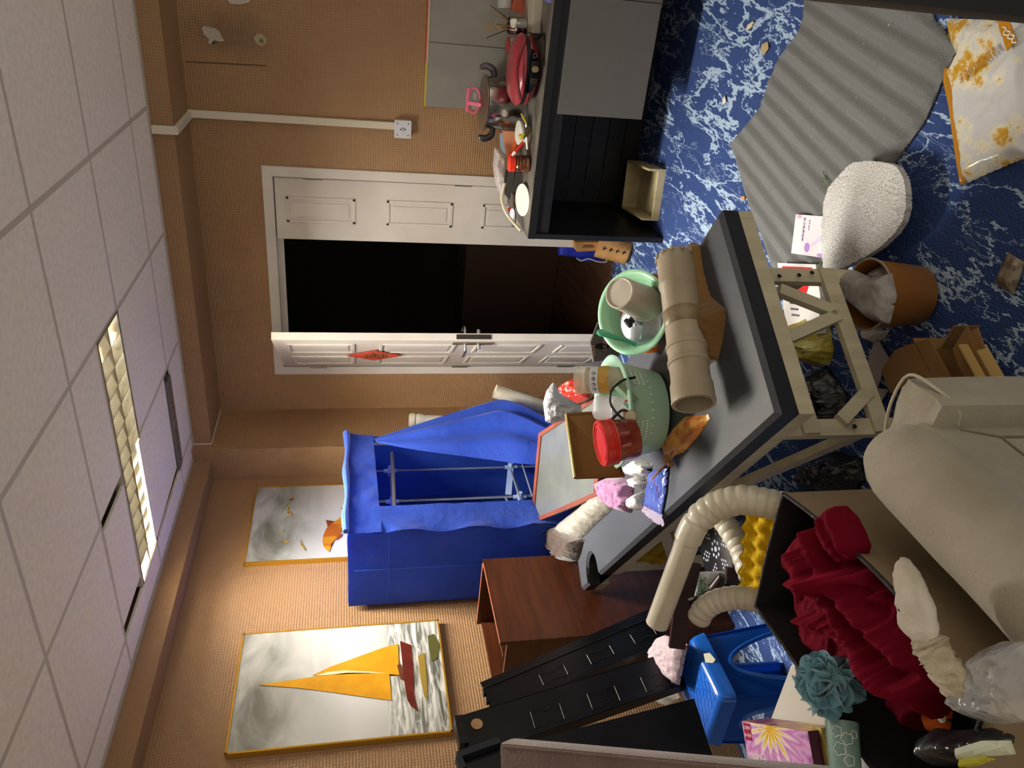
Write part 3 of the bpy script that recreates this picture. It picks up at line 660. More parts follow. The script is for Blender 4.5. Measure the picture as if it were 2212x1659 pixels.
for w in (.02, .53): tbar('strut', .17, w, .30, .72, w, FZ-.01, .024, .04); tbar('strut', 1.52, w, .30, 1.0, w, FZ-.01, .024, .04)
for w in (.12, .40): tbar('cross_rail', .75, w, FZ-.02, .75, w+.14, FZ-.02, .02, .035)
for w, z in ((.505, .41), (.51, .345), (.025, .33), (.52, .30)):
    b = bm0(); lathe(b, T(.1355, w, z), [(0, 0), (.0065, 0), (.0065, -.002)], -Lv, 12); obj('bolt_hole', b, M_dark, mt_)
for w in (.43, .26, .05):
    b = bm0(); lathe(b, T(.161 if 0 else .137, w, .25), [(0, .001), (.010, 0), (.010, -.002)], -Lv, 14); obj('bolt_head', b, M_pale, mt_)

# ---- kitchen counter desk
M_bl = mat('black_laminate', '#151517', .42, bump=.1, bscale=200, bdist=.001); M_top = mat('worn_worktop', '#6c675f', .5, col2='#4e4a44', nscale=9, detail=8)
M_grey = mat('grey_laminate', '#5d5a56', .5)
ds = thing('counter_desk', 'long black counter desk with grey front panels, cluttered with cookware', 'desk', (3.97, .2, 0))
dx0, dx1, dy1, dy0 = 3.665, XD-.01, 1.283, -.95
obj('desk_top', bx(dx0, dx1, dy0, dy1, .698, .737, .002), M_bl, ds)
obj('top_surface', bx(dx0+.004, dx1, dy0, dy1-.004, .7368, .7385), M_top, ds)
obj('side_panel', bx(dx0, dx1, dy1-.028, dy1-.001, 0, .698, .001), M_bl, ds); obj('side_panel', bx(dx0+.03, dx1, .62, .645, .236, .698, .001), M_bl, ds); obj('side_panel', bx(dx0, dx1, dy0, dy0+.025, 0, .698, .001), M_bl, ds)
obj('top_rail', bx(dx0+.012, dx0+.03, dy0+.025, dy1-.028, .63, .698), M_bl, ds)
obj('front_panel', bx(dx0+.004, dx0+.022, .155, .662, .236, .66, .001), M_grey, ds); obj('front_panel', bx(dx0+.004, dx0+.022, -.42, .151, .236, .66, .001), M_grey, ds); obj('front_panel', bx(dx0+.004, dx0+.022, dy0+.03, -.424, .236, .66, .001), M_grey, ds)
M_plank = mat('black_plank', '#131211', .5, col2='#1b1917', nscale=3, stretch=(1, 8, 1))
for k in range(7): obj('back_plank', bx(dx1-.02, dx1-.008, .20, dy1-.03, .002+k*.099, .002+k*.099+.095, .002), M_plank, ds)
tr = thing('wooden_tray', 'pale shallow wooden drawer box lying on the carpet under the black counter', 'drawer', (3.98, 1.07, 0))
M_birch = mat('birch', '#c2b795', .5, col2='#a89a70', nscale=7, detail=6)
u = Vector((.965, .12, 0)).normalized(); v = Vector((-.12, .965, 0)).normalized(); o = Vector((3.81, .930, .0))
Rd = Matrix((u, v, Vector((0, 0, 1)))).transposed()
def db(nm, a0, a1, c0, c1, z0, z1): 
    return obj(nm, add_box(bm0(), o+u*(a0+a1)/2+v*(c0+c1)/2+Vector((0, 0, (z0+z1)/2)), (a1-a0, c1-c0, z1-z0), Rd, bev=.001), M_birch, tr)
db('drawer_bottom', .01, .35, .008, .262, .004, .010); db('drawer_side', 0, .35, 0, .012, 0, .095); db('drawer_side', 0, .35, .258, .27, 0, .095); db('drawer_back', .338, .35, .012, .258, 0, .095); db('drawer_front', 0, .012, .012, .258, 0, .04)

# ---- switch and conduit on the door wall
sw = thing('wall_switch', 'white square wall switch at the foot of a white conduit', 'switch', (XD, .90, 1.31))
obj('switch_box', bx(XD-.038, XD-.001, .852, .94, 1.308, 1.394, .003), M_white, sw)
obj('switch_plate', bx(XD-.045, XD-.038, .850, .942, 1.306, 1.396, .002), mat('switch_plate', '#cfd0d6', .3), sw)
for y, z in ((.866, 1.322), (.926, 1.322), (.866, 1.38), (.926, 1.38)):
    b = bm0(); lathe(b, (XD-.0455, y, z), [(0, 0), (.0035, 0), (.0035, .001)], (1, 0, 0), 8); obj('screw', b, M_black, sw)
b = bm0(); bar(b, (XD-.0455, .896, 1.335), (XD-.0455, .896, 1.366), .006, .001, (1, 0, 0)); bar(b, (XD-.0455, .886, 1.351), (XD-.0455, .906, 1.351), .006, .001, (1, 0, 0)); obj('switch_marks', b, mat('mark_dark', '#3a3a40', .5), sw)
b = bm0(); bar(b, (XD-.0455, .896, 1.351), (XD-.055, .896, 1.351), .01, .01); obj('switch_knob', b, M_white, sw)
cd = thing('conduit', 'white cable conduit running down from the ceiling to the switch', 'conduit', (XD, .89, 1.4))
M_cond = mat('conduit_white', '#d3cab6', .45)
obj('conduit_run', bx(XD-.022, XD-.001, .868, .905, 1.394, ZB-.002, .002), M_cond, cd)
obj('conduit_run', add_box(bm0(), (4.1, .893, ZB-.011), (.39, .037, .02), bev=.002), M_cond, cd)
obj('conduit_run', bx(XB-.022, XB-.001, .872, .91, ZB-.022, ZC-.006, .002), M_cond, cd)
# ---- grey splash board behind the counter
sb = thing('splash_board', 'grey splash board on the wall behind the cookware, with red and yellow edging', 'wall board', (XD, .1, .74))
M_sb = mat('splash_grey', '#8f8e86', .5, col2='#878680', nscale=5)
obj('board_sheet', bx(XD-.012, XD-.001, .46, .775, .745, 1.232), M_sb, sb); obj('board_sheet', bx(XD-.012, XD-.001, -.3, .457, .745, 1.232), M_sb, sb)
obj('yellow_edge', bx(XD-.014, XD-.001, .56, .775, 1.232, 1.24), mat('yellow_tape', '#c9b73a', .5), sb); obj('red_edge', bx(XD-.014, XD-.001, -.3, .56, 1.236, 1.243), mat('red_tape', '#c0543c', .5), sb)
obj('cream_edge', bx(XD-.015, XD-.001, -.3, .56, 1.229, 1.236), mat('cream_tape', '#cfc4a4', .5), sb)
# wall scars
for k, (nm, lb, pts, c_) in enumerate([
    ('wall_scar', 'ragged white plaster patch in the dark stain high on the door wall', [(436, 60), (442, 55), (452, 62), (463, 60), (474, 68), (478, 78), (484, 88), (474, 90), (462, 86), (456, 96), (450, 94), (452, 84), (440, 74)], '#b5ac9c'),
    ('wall_scar', 'round plaster patch with a grey plug at the lower end of the wall stain', [(548, 82), (556, 72), (566, 74), (576, 84), (574, 94), (564, 100), (554, 94)], '#a89c7c'),
    ('wall_scar', 'white plaster patch at the frame edge high on the door wall', [(492, 0), (498, 8), (518, 10), (536, 6), (546, -4), (500, -8)], '#bdb5a8')]):
    b = bm0(); P = [ax(x, y, XD-.001) for x, y in pts]; prism(b, P, (-.004, 0, 0)); o = obj(nm, b, mat('plaster%d' % k, c_, .8, bump=.5, bscale=60), None, label=lb, cat='plaster patch')
b = bm0(); lathe(b, ax(565, 88, XD-.005), [(0, .006), (.008, .004), (.010, 0)], (-1, 0, 0), 12); tagit(obj('wall_plug', b, mat('plug', '#6d6a55', .6)), 'grey wall plug stuck in the round plaster patch', 'wall plug')
b = bm0(); bar(b, ax(402, 133, XD-.001), ax(575, 142, XD-.001), .004, .0025, (1, 0, 0)); obj('scratch', b, mat('scratch', '#4a2f1a', .8), wall_b)
# ---- dark panel edge close by on the right
pe = thing('bronze_upright', 'dark bronze upright panel close to the viewer along the top right edge of the photo', 'upright panel', (.69, -.06, 0))
P0 = ax(1900, 17, .72); Yc = P0.y
obj('upright_board', bx(.665, .70, Yc-.16, Yc-.006, 0, 1.28), mat('bronze_dark', '#1c1a17', .5), pe)
obj('edge_trim', bx(.702, .722, Yc-.05, Yc, 0, 1.30, .002), mat('bronze_trim', '#5d544a', .4, .3), pe)
obj('edge_bead', bx(.716, .728, Yc-.02, Yc-.012, 0, 1.30), mat('bronze_bead', '#3a332c', .4, .3), pe)
# ================================================================== soft seating and the storage box close to the viewer
M_beige = mat('beige_fabric', '#a39c8a', .85, col2='#968f7d', nscale=5, bump=.5, bscale=120, bdist=.004, sheen=.2)
M_taupe = mat('taupe_fabric', '#8d7b61', .85, col2='#826f56', nscale=4, bump=.2, bscale=150, bdist=.003)
sf = thing('sofa', 'beige fabric sofa arm and seat filling the lower foreground, its roll towards the viewer', 'sofa', (.7, 1.2, 0))
def rollshape(bm, x0, x1, cy, cz, r, n=22, m=16, wob=.004):
    rings = []
    for i in range(m+1):
        t = i/m; x = x1+(x0-x1)*t; k = min(1, (t+.004)/.10); rr = r*(1-(1-k)**2.4)**.5 if k < 1 else r
        rings.append([bm.verts.new((x, cy+(rr+wob*fbm(a*.8, x*4, 2))*math.cos(a), cz+(rr+wob*fbm(a*.8, x*4, 2))*math.sin(a))) for a in [2*PI*q/n for q in range(n)]])
    bm.faces.new(rings[0]); bm.faces.new(rings[-1][::-1])
    for A, B in zip(rings, rings[1:]):
        for q in range(n): bm.faces.new((A[q], A[(q+1) % n], B[(q+1) % n], B[q]))
pa = az(1948, 988, .50)
AY = pa.y
b = bm0(); rollshape(b, -.15, pa.x+.06, AY, .50, .092, 28, 40); obj('rolled_arm', b, M_beige, sf, smooth=True)
b = bm0(); abx(b, -.15, pa.x+.005, AY-.086, AY+.075, .05, .50, .02); obj('arm_side', b, M_beige, sf, smooth=True)
b = bm0(); abx(b, -.15, pa.x-.03, AY+.07, AY+1.05, .05, .33, .03); obj('seat_base', b, M_beige, sf, smooth=True)
# the arm front with its piped pad
b = bm0(); P = [az(1905, 930, .44), az(1903, 882, .44), az(1935, 842, .43), az(1965, 822, .42), az(2000, 838, .40), az(2010, 880, .40), az(1995, 905, .40)]
q0 = pa.x+.04
b = bm0(); abx(b, pa.x-.02, pa.x+.105, AY-.14, AY+.03, .10, .475, .03); bmesh.ops.subdivide_edges(b, edges=b.edges[:], cuts=2, use_grid_fill=True)
for v in b.verts: v.co += Vector((0, 0, 1))*.012*fbm(v.co.x*14, v.co.y*14, 4)+Vector((0, -1, 0))*.010*fbm(v.co.x*9, v.co.z*9, 6)
obj('arm_front', b, M_beige, sf, smooth=True)
x_, y_ = pa.x, AY-.145
b = bm0(); tube(b, smoothpath([(x_+.10, y_+.16, .468), (x_+.108, y_+.08, .478), (x_+.10, y_+.004, .470), (x_+.03, y_-.002, .455), (x_-.015, y_+.02, .43), (x_-.02, y_+.055, .42)], 5), .0035, 6); obj('piping', b, mat('piping', '#b3ac98', .8), sf, smooth=True)
b = bm0(); tube(b, [(x_-.03, AY-.087, .42), (x_-.06, AY-.089, .35), (x_-.065, AY-.088, .06)], .002, 5); obj('seam', b, mat('seam', '#7d7463', .9), sf)
b = bm0(); tube(b, [(x_-.06, AY-.089, .35), (x_-.5, AY-.089, .35)], .002, 5); obj('seam', b, MATS['seam'], sf)

# storage box with dark lining
RZ = .60
def R_(x, y): return az(x, y, RZ)
c0 = R_(1693, 1064); c1 = R_(1632, 1310); e1 = (c1-c0); c3 = R_(2095, 1412); e2 = (c3-c0).normalized()
e1n = e1.normalized(); e2 = (e2-e1n*e2.dot(e1n)).normalized(); LB = .66; WB = e1.length*1.0
print('box', c0, e1.length, (c3-c0).length, e1n, e2)
sx = thing('storage_box', 'open taupe fabric storage box with black lining, full of dark red velvet', 'storage box', (c0+e1n*WB/2+e2*LB/2)-Vector((0, 0, RZ-.34)))
M_lin = mat('black_lining', '#0f0d0f', .7, bump=.3, bscale=30, sheen=.1)
def wallp(nm, A, B, nout, bw=.006):
    A, B = Vector(A), Vector(B); d = B-A; b = bm0(); n = 14
    for s, ins in ((1, 0),):
        rows = []
        for i in range(n+1):
            u_ = i/n; bow = bw*math.sin(PI*u_)+.004*fbm(u_*4, 1.3, nm_seed[0])
            rows.append([A+d*u_+nout*bow*(k/4)-Vector((0, 0, (1-k/4)*.26)) for k in range(5)])
    nm_seed[0] += 1
    g = [[b.verts.new(p) for p in r] for r in rows]
    fs = [b.faces.new((g[i][j], g[i+1][j], g[i+1][j+1], g[i][j+1])) for i in range(n) for j in range(4)]
    bmesh.ops.recalc_face_normals(b, faces=fs)
    if fs[0].normal.dot(nout) < 0:
        for f in fs: f.normal_flip()
    obj(nm, b.copy(), M_taupe, sx, smooth=True)
    b2 = bm0(); g2 = [[b2.verts.new(p-nout*.006) for p in r] for r in rows]
    for i in range(n):
        for j in range(4): b2.faces.new((g2[i][j], g2[i+1][j], g2[i+1][j+1], g2[i][j+1]))
    b.free(); obj('lining', b2, M_lin, sx, smooth=True)
    b3 = bm0(); tube(b3, [r[4]-nout*.003 for r in rows], .005, 6); obj('rim_binding', b3, mat('rim_binding', '#1d1a1b', .6, bump=.5, bscale=200), sx, smooth=True)
nm_seed = [3]
k0, k1, k2, k3 = c0, c0+e1n*WB, c0+e1n*WB+e2*LB, c0+e2*LB
wallp('side_panel', k0, k3, -e1n, .032); wallp('side_panel', k0, k1, -e2); wallp('side_panel', k1, k2, e1n); wallp('side_panel', k3, k2, e2)
b = bm0(); prism(b, [k-Vector((0, 0, .258)) for k in (k0, k1, k2, k3)], (0, 0, .004)); obj('box_bottom', b, M_lin, sx)

# velvet in the box: a deep pile of folds
def sheet_px(px, z, h, **kw): return [az(x, y, z) for x, y in px]
M_vel = mat('red_velvet', '#62031a', .85, sheen=.4, spec=.12, bump=.15, bscale=60)
MATS['red_velvet'].node_tree.nodes['Principled BSDF'].inputs['Sheen Tint'].default_value = srgb('#c81e40')
def foldmap(bm, pts, z0, h, folds, n=90, seed=0, edge=.05, sag=0, noise_amp=.012):
    """cloth over a flat outline whose height comes from bent ridges: folds = [(polyline, width, height)]"""
    P = [Vector(p) for p in pts]; L2 = [(p.x, p.y) for p in P]
    x0 = min(a for a, b in L2); x1 = max(a for a, b in L2); y0 = min(b for a, b in L2); y1 = max(b for a, b in L2)
    st = max(x1-x0, y1-y0)/n; V = {}
    FL = [([(q.x, q.y) for q in smoothpath([Vector((a, b, 0)) for a, b in f[0]], 4)], f[1], f[2]) for f in folds]
    def pdist(x, y, pl):
        best = 9
        for (ax_, ay_), (bx_, by_) in zip(pl, pl[1:]):
            dx, dy = bx_-ax_, by_-ay_; t = max(0, min(1, ((x-ax_)*dx+(y-ay_)*dy)/(dx*dx+dy*dy+1e-12))); best = min(best, math.hypot(x-ax_-t*dx, y-ay_-t*dy))
        return best
    def vert(i, j):
        if (i, j) in V: return V[i, j]
        x, y = x0+i*st, y0+j*st; d, bp = edist(x, y, L2)
        if not inside(x, y, L2) or d < st*.5: x, y = bp; d = 0
        k = math.sin(min(1, d/edge)*PI/2); hh = h*k
        for pl, w, a in FL: hh += k*a*math.exp(-(pdist(x, y, pl)/w)**2)
        rx, ry = x*.5-y*.87, x*.87+y*.5; hh += k*noise_amp*ridge(rx*9+.6*fbm(x*7, y*7, 2), ry*26, seed)+k*noise_amp*.25*fbm(x*40, y*40, seed)
        V[i, j] = bm.verts.new((x, y, z0+hh)); return V[i, j]
    for i in range(int((x1-x0)/st)+2):
        for j in range(int((y1-y0)/st)+2):
            if inside(x0+(i+.5)*st, y0+(j+.5)*st, L2):
                q = [vert(i, j), vert(i+1, j), vert(i+1, j+1), vert(i, j+1)]
                if len({id(v) for v in q}) == 4:
                    try: bm.faces.new(q)
                    except ValueError: pass
    bmesh.ops.remove_doubles(bm, verts=bm.verts, dist=st*.02)
    r = bmesh.ops.extrude_edge_only(bm, edges=[e for e in bm.edges if len(e.link_faces) == 1])
    for v in r['geom']:
        if isinstance(v, bmesh.types.BMVert): v.co.z = z0-.03
    return bm
zz = .565
def F2(px): return [(az(x, y, zz+.05).x, az(x, y, zz+.05).y) for x, y in px]
vout = [az(x, y, zz) for x, y in [(1745, 1145), (1768, 1122), (1795, 1130), (1818, 1152), (1838, 1180), (1868, 1215), (1915, 1255), (1968, 1305), (2010, 1370), (2045, 1430), (2045, 1490), (2022, 1530), (2000, 1556), (1982, 1545), (1960, 1500), (1900, 1480), (1830, 1450), (1770, 1420), (1740, 1400), (1722, 1350), (1720, 1290), (1700, 1235), (1690, 1200), (1712, 1160)]]
vl = foldmap(bm0(), vout, zz-.012, .022, [
    (F2([(1798, 1105), (1828, 1165), (1880, 1240), (1950, 1300)]), 0.0160, 0.095), (F2([(1745, 1150), (1770, 1200), (1800, 1250), (1860, 1255), (1930, 1270)]), 0.0128, 0.061),
    (F2([(1700, 1200), (1760, 1262), (1810, 1270)]), 0.0112, 0.047), (F2([(1725, 1260), (1790, 1290), (1850, 1380), (1940, 1480), (2030, 1520)]), 0.0176, 0.068),
    (F2([(1810, 1260), (1870, 1330), (1960, 1420), (2050, 1490)]), 0.0208, 0.074), (F2([(1722, 1340), (1800, 1370), (1890, 1450), (1960, 1520)]), 0.0128, 0.047),
    (F2([(1880, 1290), (1960, 1320), (2040, 1390)]), 0.0120, 0.047), (F2([(1760, 1130), (1790, 1170), (1800, 1210)]), 0.0080, 0.041)], n=170, seed=4, edge=.03, noise_amp=.017)
vc_ = tagit(obj('velvet_cloth', vl, M_vel, smooth=True, split=80), 'dark red velvet cloth heaped in folds inside the storage box', 'cloth')
dp_ = foldmap(bm0(), [az(x, y, .600) for x, y in [(1778, 1120), (1788, 1100), (1806, 1093), (1830, 1118), (1846, 1148), (1858, 1180), (1850, 1205), (1815, 1215), (1785, 1185), (1768, 1150)]], .603, .012, [([(az(x, y, .61).x, az(x, y, .61).y) for x, y in [(1800, 1100), (1815, 1140), (1838, 1190)]], .010, .022), ([(az(x, y, .61).x, az(x, y, .61).y) for x, y in [(1780, 1125), (1792, 1160), (1815, 1200)]], .008, .016)], n=44, seed=8, edge=.014, noise_amp=.006)
obj('draped_fold', dp_, M_vel, vc_, smooth=True, split=80)
vb = [az(x, y, .42) for x, y in [(1960, 1490), (2010, 1530), (2005, 1590), (1965, 1575), (1930, 1545), (1920, 1500)]]
tagit(obj('velvet_corner', crumple(bm0(), vb, .05, n=24, freq=20, seed=8, edge=.03), M_vel, smooth=True), 'small shadowed corner of dark red velvet deep in the storage box', 'cloth')
# white sock over the rim
M_sockw = mat('white_cotton', '#c9c3b6', .9, col2='#b5ad9c', nscale=9, bump=.6, bscale=90, bdist=.004)
def limb(bm, px, z, widths, n=16, wob=.004, seed=1, flat_=.6, k=6):
    pts = [az(x, y, zz_) for (x, y), zz_ in zip(px, z)]; P = smoothpath(pts, k); m_ = len(P)
    Wd = [np.interp(i/(m_-1)*(len(widths)-1), range(len(widths)), widths) for i in range(m_)]
    rings = []
    for i, p in enumerate(P):
        t = (P[min(i+1, m_-1)]-P[max(i-1, 0)]).normalized(); s = t.cross(Vector((0, 0, 1))).normalized(); u_ = s.cross(t)
        rings.append([bm.verts.new(p+(s*math.cos(a)+u_*flat_*math.sin(a))*(Wd[i]+wob*fbm(i*.35, a*1.2, seed))) for a in [2*PI*q/n for q in range(n)]])
    bm.faces.new(rings[0]); bm.faces.new(rings[-1][::-1])
    for A, B in zip(rings, rings[1:]):
        for q in range(n): bm.faces.new((A[q], A[(q+1) % n], B[(q+1) % n], B[q]))
    return bm
b = limb(bm0(), [(1955, 1210), (1962, 1245), (1975, 1300), (1985, 1350), (1998, 1378)], [.70, .69, .685, .675, .665], [.012, .030, .038, .042, .028], seed=2)
sk = tagit(obj('sock', b, M_sockw, smooth=True, split=180), 'white cotton sock draped over the storage box rim, toe pointing up the sofa', 'sock')
b = limb(bm0(), [(1992, 1365), (2010, 1395), (2030, 1425), (2050, 1460), (2062, 1500)], [.665, .66, .655, .645, .635], [.028, .038, .034, .042, .022], wob=.012, seed=5, k=9); obj('sock_cuff', b, mat('cream_rib', '#bdb49c', .9, col2='#aaa088', nscale=12, bump=.5, bscale=100), sk, smooth=True, split=180)
b = bm0(); lathe(b, az(1942, 1316, .703), [(0, .001), (.0035, 0), (.0035, -.003)], (0, -.3, 1), 8); obj('black_mark', b, M_black, sk)
# orange dotted cloth
M_or = mat('orange_cloth', '#d9661c', .8, bump=.3, bscale=50)
oc = obj('orange_cloth', crumple(bm0(), [az(x, y, .50) for x, y in [(1995, 1538), (2025, 1532), (2058, 1520), (2052, 1560), (2050, 1580), (2008, 1580)]], .02, n=18, freq=18, seed=3, edge=.02), M_or, smooth=True)
tagit(oc, 'orange cloth with a big white dot tucked at the end of the box', 'cloth')
b = bm0(); P = az(2034, 1548, .526); lathe(b, P, [(0, .002), (.013, .001), (.013, -.001)], (0, 0, 1), 18, sx=1, sy=.8); obj('white_dot', b, mat('white_print', '#ded8cc', .8), oc)

# loofah: a pompom of wavy net ruffles
M_net = mat('teal_net', '#6fa3b3', .7, bump=.8, bscale=260, bdist=.003, sheen=.4, alpha=.85)
lf = thing('loofah', 'teal blue net bath puff hanging on the corner of the storage box', 'bath puff', az(1790, 1475, .60))
LC = az(1790, 1478, .64); rnd = random.Random(5)
for k in range(34):
    th = rnd.uniform(0, 2*PI); ph = math.acos(rnd.uniform(-.6, 1)); d = Vector((math.sin(ph)*math.cos(th), math.sin(ph)*math.sin(th), math.cos(ph)))
    s = d.orthogonal().normalized(); u = d.cross(s); a0 = rnd.uniform(0, 6); rr = rnd.uniform(.030, .046); b = bm0(); A = []; n = 26
    for i in range(n):
        t = i/(n-1)*2*PI*.8+a0; w = math.sin(t*3+k)*.007
        c_ = LC+d*.012+(s*math.cos(t)+u*math.sin(t))*rr*.45
        o_ = LC+d*(.048+w)+(s*math.cos(t)+u*math.sin(t))*(rr+w)
        mid = LC+d*.034+(s*math.cos(t)+u*math.sin(t))*(rr*.9)
        A.append([b.verts.new(c_), b.verts.new(mid), b.verts.new(o_)])
    for i in range(n-1):
        for j in (0, 1): b.faces.new((A[i][j], A[i+1][j], A[i+1][j+1], A[i][j+1]))
    obj('ruffle', b, M_net, lf, smooth=True, split=180)

# clear plastic bags near the box
M_clear = mat('clear_plastic', '#dfe3e6', .12, trans=.0, alpha=.55, bump=.6, bscale=35, bdist=.01, spec=.8)
M_clearw = mat('milky_plastic', '#c9cbcd', .12, alpha=.5, bump=.7, bscale=40, bdist=.008, spec=.8)
def bag(nm, label, px, z, h, m_, cat='plastic bag', **kw):
    a = dict(n=90, freq=24, amp=.75, edge=.03); a.update(kw)
    b = crumple(bm0(), [az(x, y, z) for x, y in px], h, **a); return tagit(obj(nm, b, m_, smooth=True, split=35), label, cat)
bag('plastic_bag', 'crumpled clear plastic bag lying at the bottom right corner over the sofa arm', [(2085, 1440), (2120, 1405), (2165, 1385), (2230, 1385), (2230, 1560), (2150, 1565), (2100, 1550), (2060, 1520), (2075, 1480)], .60, .05, M_clearw, seed=11, n=110, freq=30, amp=.75)
b = crumple(bm0(), [az(x, y, .60) for x, y in [(1995, 1590), (2020, 1573), (2070, 1578), (2140, 1572), (2190, 1590), (2180, 1620), (2120, 1640), (2060, 1655), (2020, 1655), (2000, 1625)]], .05, n=50, freq=16, amp=.6, edge=.03, seed=14)
blk = tagit(obj('black_bag', b, mat('black_film', '#1a1b1d', .25, bump=.6, bscale=40, bdist=.01, spec=.8, col2='#2c2d30', nscale=14), smooth=True, split=35), 'crumpled black and silver plastic wrapper at the bottom edge under the clear bag', 'plastic bag')
b = crumple(bm0(), [az(x, y, .645) for x, y in [(2060, 1618), (2120, 1600), (2180, 1600), (2190, 1630), (2130, 1634), (2066, 1640)]], .008, n=20, freq=16, seed=2); obj('pale_stripe', b, mat('pale_stripe', '#b9c0a8', .4), blk)
b = crumple(bm0(), [az(x, y, .645) for x, y in [(2070, 1640), (2130, 1632), (2150, 1640), (2110, 1655), (2072, 1658)]], .008, n=20, freq=16, seed=4); obj('yellow_stripe', b, mat('yellow_stripe', '#a7a12c', .4), blk)

# ---- white board, tissue box and tumbler at the bottom edge
wbd = [(1725, 1415), (1770, 1395), (1800, 1430), (1770, 1560), (1740, 1562), (1667, 1548)]
b = bm0(); prism(b, [az(x, y, .40) for x, y in [(1708, 1440), (1735, 1412), (1790, 1470), (1795, 1575), (1666, 1552)]], (0, 0, -.012)); tagit(obj('white_board', b, mat('white_board', '#c8c4b8', .6)), 'plain white board between the blue stool and the tissue box', 'board')
tbx = thing('tissue_box', 'flower printed tissue box in pink and gold at the bottom edge', 'tissue box', az(1690, 1640, .40))
zt = .50; A_ = az(1603, 1558, zt); B_ = az(1745, 1580, zt); C_ = az(1640, 1670, zt)
ux = (B_-A_).normalized(); uy = Vector((0, 0, 1)).cross(ux); 
if uy.dot(C_-A_) < 0: uy = -uy
wB = (B_-A_).length; lB = .23; Rb = Matrix((ux, uy, ux.cross(uy))).transposed()
def flower_mat():
    M = bpy.data.materials.new('flower_print'); M.use_nodes = True; nt = M.node_tree; N = nt.nodes; L = nt.links; b_ = N['Principled BSDF']; b_.inputs['Roughness'].default_value = .3
    g = N.new('ShaderNodeTexCoord'); mp = N.new('ShaderNodeMapping'); mp.inputs['Location'].default_value = (-.46, -.02, 0); L.new(g.outputs['Generated'], mp.inputs[0])
    sp = N.new('ShaderNodeSeparateXYZ'); L.new(mp.outputs[0], sp.inputs[0])
    at = N.new('ShaderNodeMath'); at.operation = 'ARCTAN2'; L.new(sp.outputs['Y'], at.inputs[0]); L.new(sp.outputs['X'], at.inputs[1])
    sn = N.new('ShaderNodeMath'); sn.operation = 'SINE'; ml = N.new('ShaderNodeMath'); ml.operation = 'MULTIPLY'; ml.inputs[1].default_value = 17; L.new(at.outputs[0], ml.inputs[0]); L.new(ml.outputs[0], sn.inputs[0])
    ln = N.new('ShaderNodeVectorMath'); ln.operation = 'LENGTH'; L.new(mp.outputs[0], ln.inputs[0])
    ns = N.new('ShaderNodeTexNoise'); ns.inputs['Scale'].default_value = 5; ns.inputs['Distortion'].default_value = 1; L.new(g.outputs['Generated'], ns.inputs[0])
    ad_ = N.new('ShaderNodeMath'); ad_.operation = 'MULTIPLY_ADD'; ad_.inputs[1].default_value = .10; L.new(sn.outputs[0], ad_.inputs[0]); L.new(ln.outputs['Value'], ad_.inputs[2])
    a2 = N.new('ShaderNodeMath'); a2.operation = 'MULTIPLY_ADD'; a2.inputs[1].default_value = .45; L.new(ns.outputs['Fac'], a2.inputs[0]); L.new(ad_.outputs[0], a2.inputs[2])
    r = N.new('ShaderNodeValToRGB'); L.new(a2.outputs[0], r.inputs[0]); e = r.color_ramp.elements
    st = [(.22, '#e8a91c'), (.34, '#f2dc5e'), (.44, '#f6e3ec'), (.58, '#cf78c4'), (.72, '#e9b6e2'), (.88, '#a95fae'), (1.0, '#e9a93c')]
    while len(e) < len(st): e.new(.5)
    for k, (p, c) in enumerate(st): e[k].position = p; e[k].color = srgb(c)
    L.new(r.outputs[0], b_.inputs['Base Color']); return M
M_fl = flower_mat()
nb = ux.cross(uy); 
if nb.z < 0: nb = -nb
cen = A_+ux*wB/2+uy*lB/2
obj('box_body', add_box(bm0(), cen-nb*.045, (wB, lB, .088), Rb, bev=.001), mat('plum_card', '#5a2340', .4), tbx)
b = bm0(); add_box(b, (0, 0, 0), (wB, lB, .001)); me = bpy.data.meshes.new('printed_face'); b.to_mesh(me); b.free(); me.materials.append(M_fl)
pf = bpy.data.objects.new('printed_face', me); C.objects.link(pf); pf.parent = tbx; pf.matrix_local = Matrix.Translation(cen+nb*.0004-worldloc(tbx)) @ Rb.to_4x4()
b = bm0(); add_box(b, cen-uy*(lB/2+.0006)-nb*.045, (wB, .001, .088), Rb); obj('printed_end', b, mat('gold_print', '#c79a4a', .35, col2='#8a4a78', nscale=12), tbx)
lb = A_+ux*.028+uy*.026+nb*.0016
bl_ = obj('brand_label', add_box(bm0(), lb, (.042, .046, .0008), Rb), mat('crimson_label', '#a8234c', .4), tbx)
M_wp = mat('white_ink', '#f1ece6', .5)
text('★SPA★', .0125, lb+nb*.0006+uy*.010, -ux, -uy if 0 else -uy, M_wp, bl_); text('尊享生活', .0100, lb+nb*.0006-uy*.010, -ux, -uy, M_wp, bl_)
text('Dream', .036, A_+ux*.062+uy*.088+nb*.0014, -ux, -uy, M_wp, tbx, 'script_lettering')
tb2 = thing('printed_carton', 'yellow leaf patterned carton standing behind the flower tissue box', 'carton', az(1775, 1610, .40))
q_ = az(1748, 1578, .47); b = bm0(); add_box(b, q_+ux*.030+uy*.09-nb*.05, (.052, .2, .10), Rb, bev=.001); obj('carton_body', b, mat('leaf_print', '#8a7a2c', .4, col2='#c9b566', nscale=22, nmin=.45, nmax=.55), tb2)
tm = thing('green_tumbler', 'sage green tumbler with white flower drawing beside the tissue box', 'tumbler', az(1822, 1640, .34))
cb_ = ad(1818, 1560, 1.60); axd = (ad(1818, 1560, 1.60)-ad(1830, 1700, 1.54)).normalized()
b = bm0(); lathe(b, cb_-axd*.13, [(0, 0), (.028, 0), (.031, .05), (.033, .13), (0, .131)], axd, 32); obj('tumbler_body', b, mat('sage_glass', '#74918a', .3, alpha=.95), tm, smooth=True)
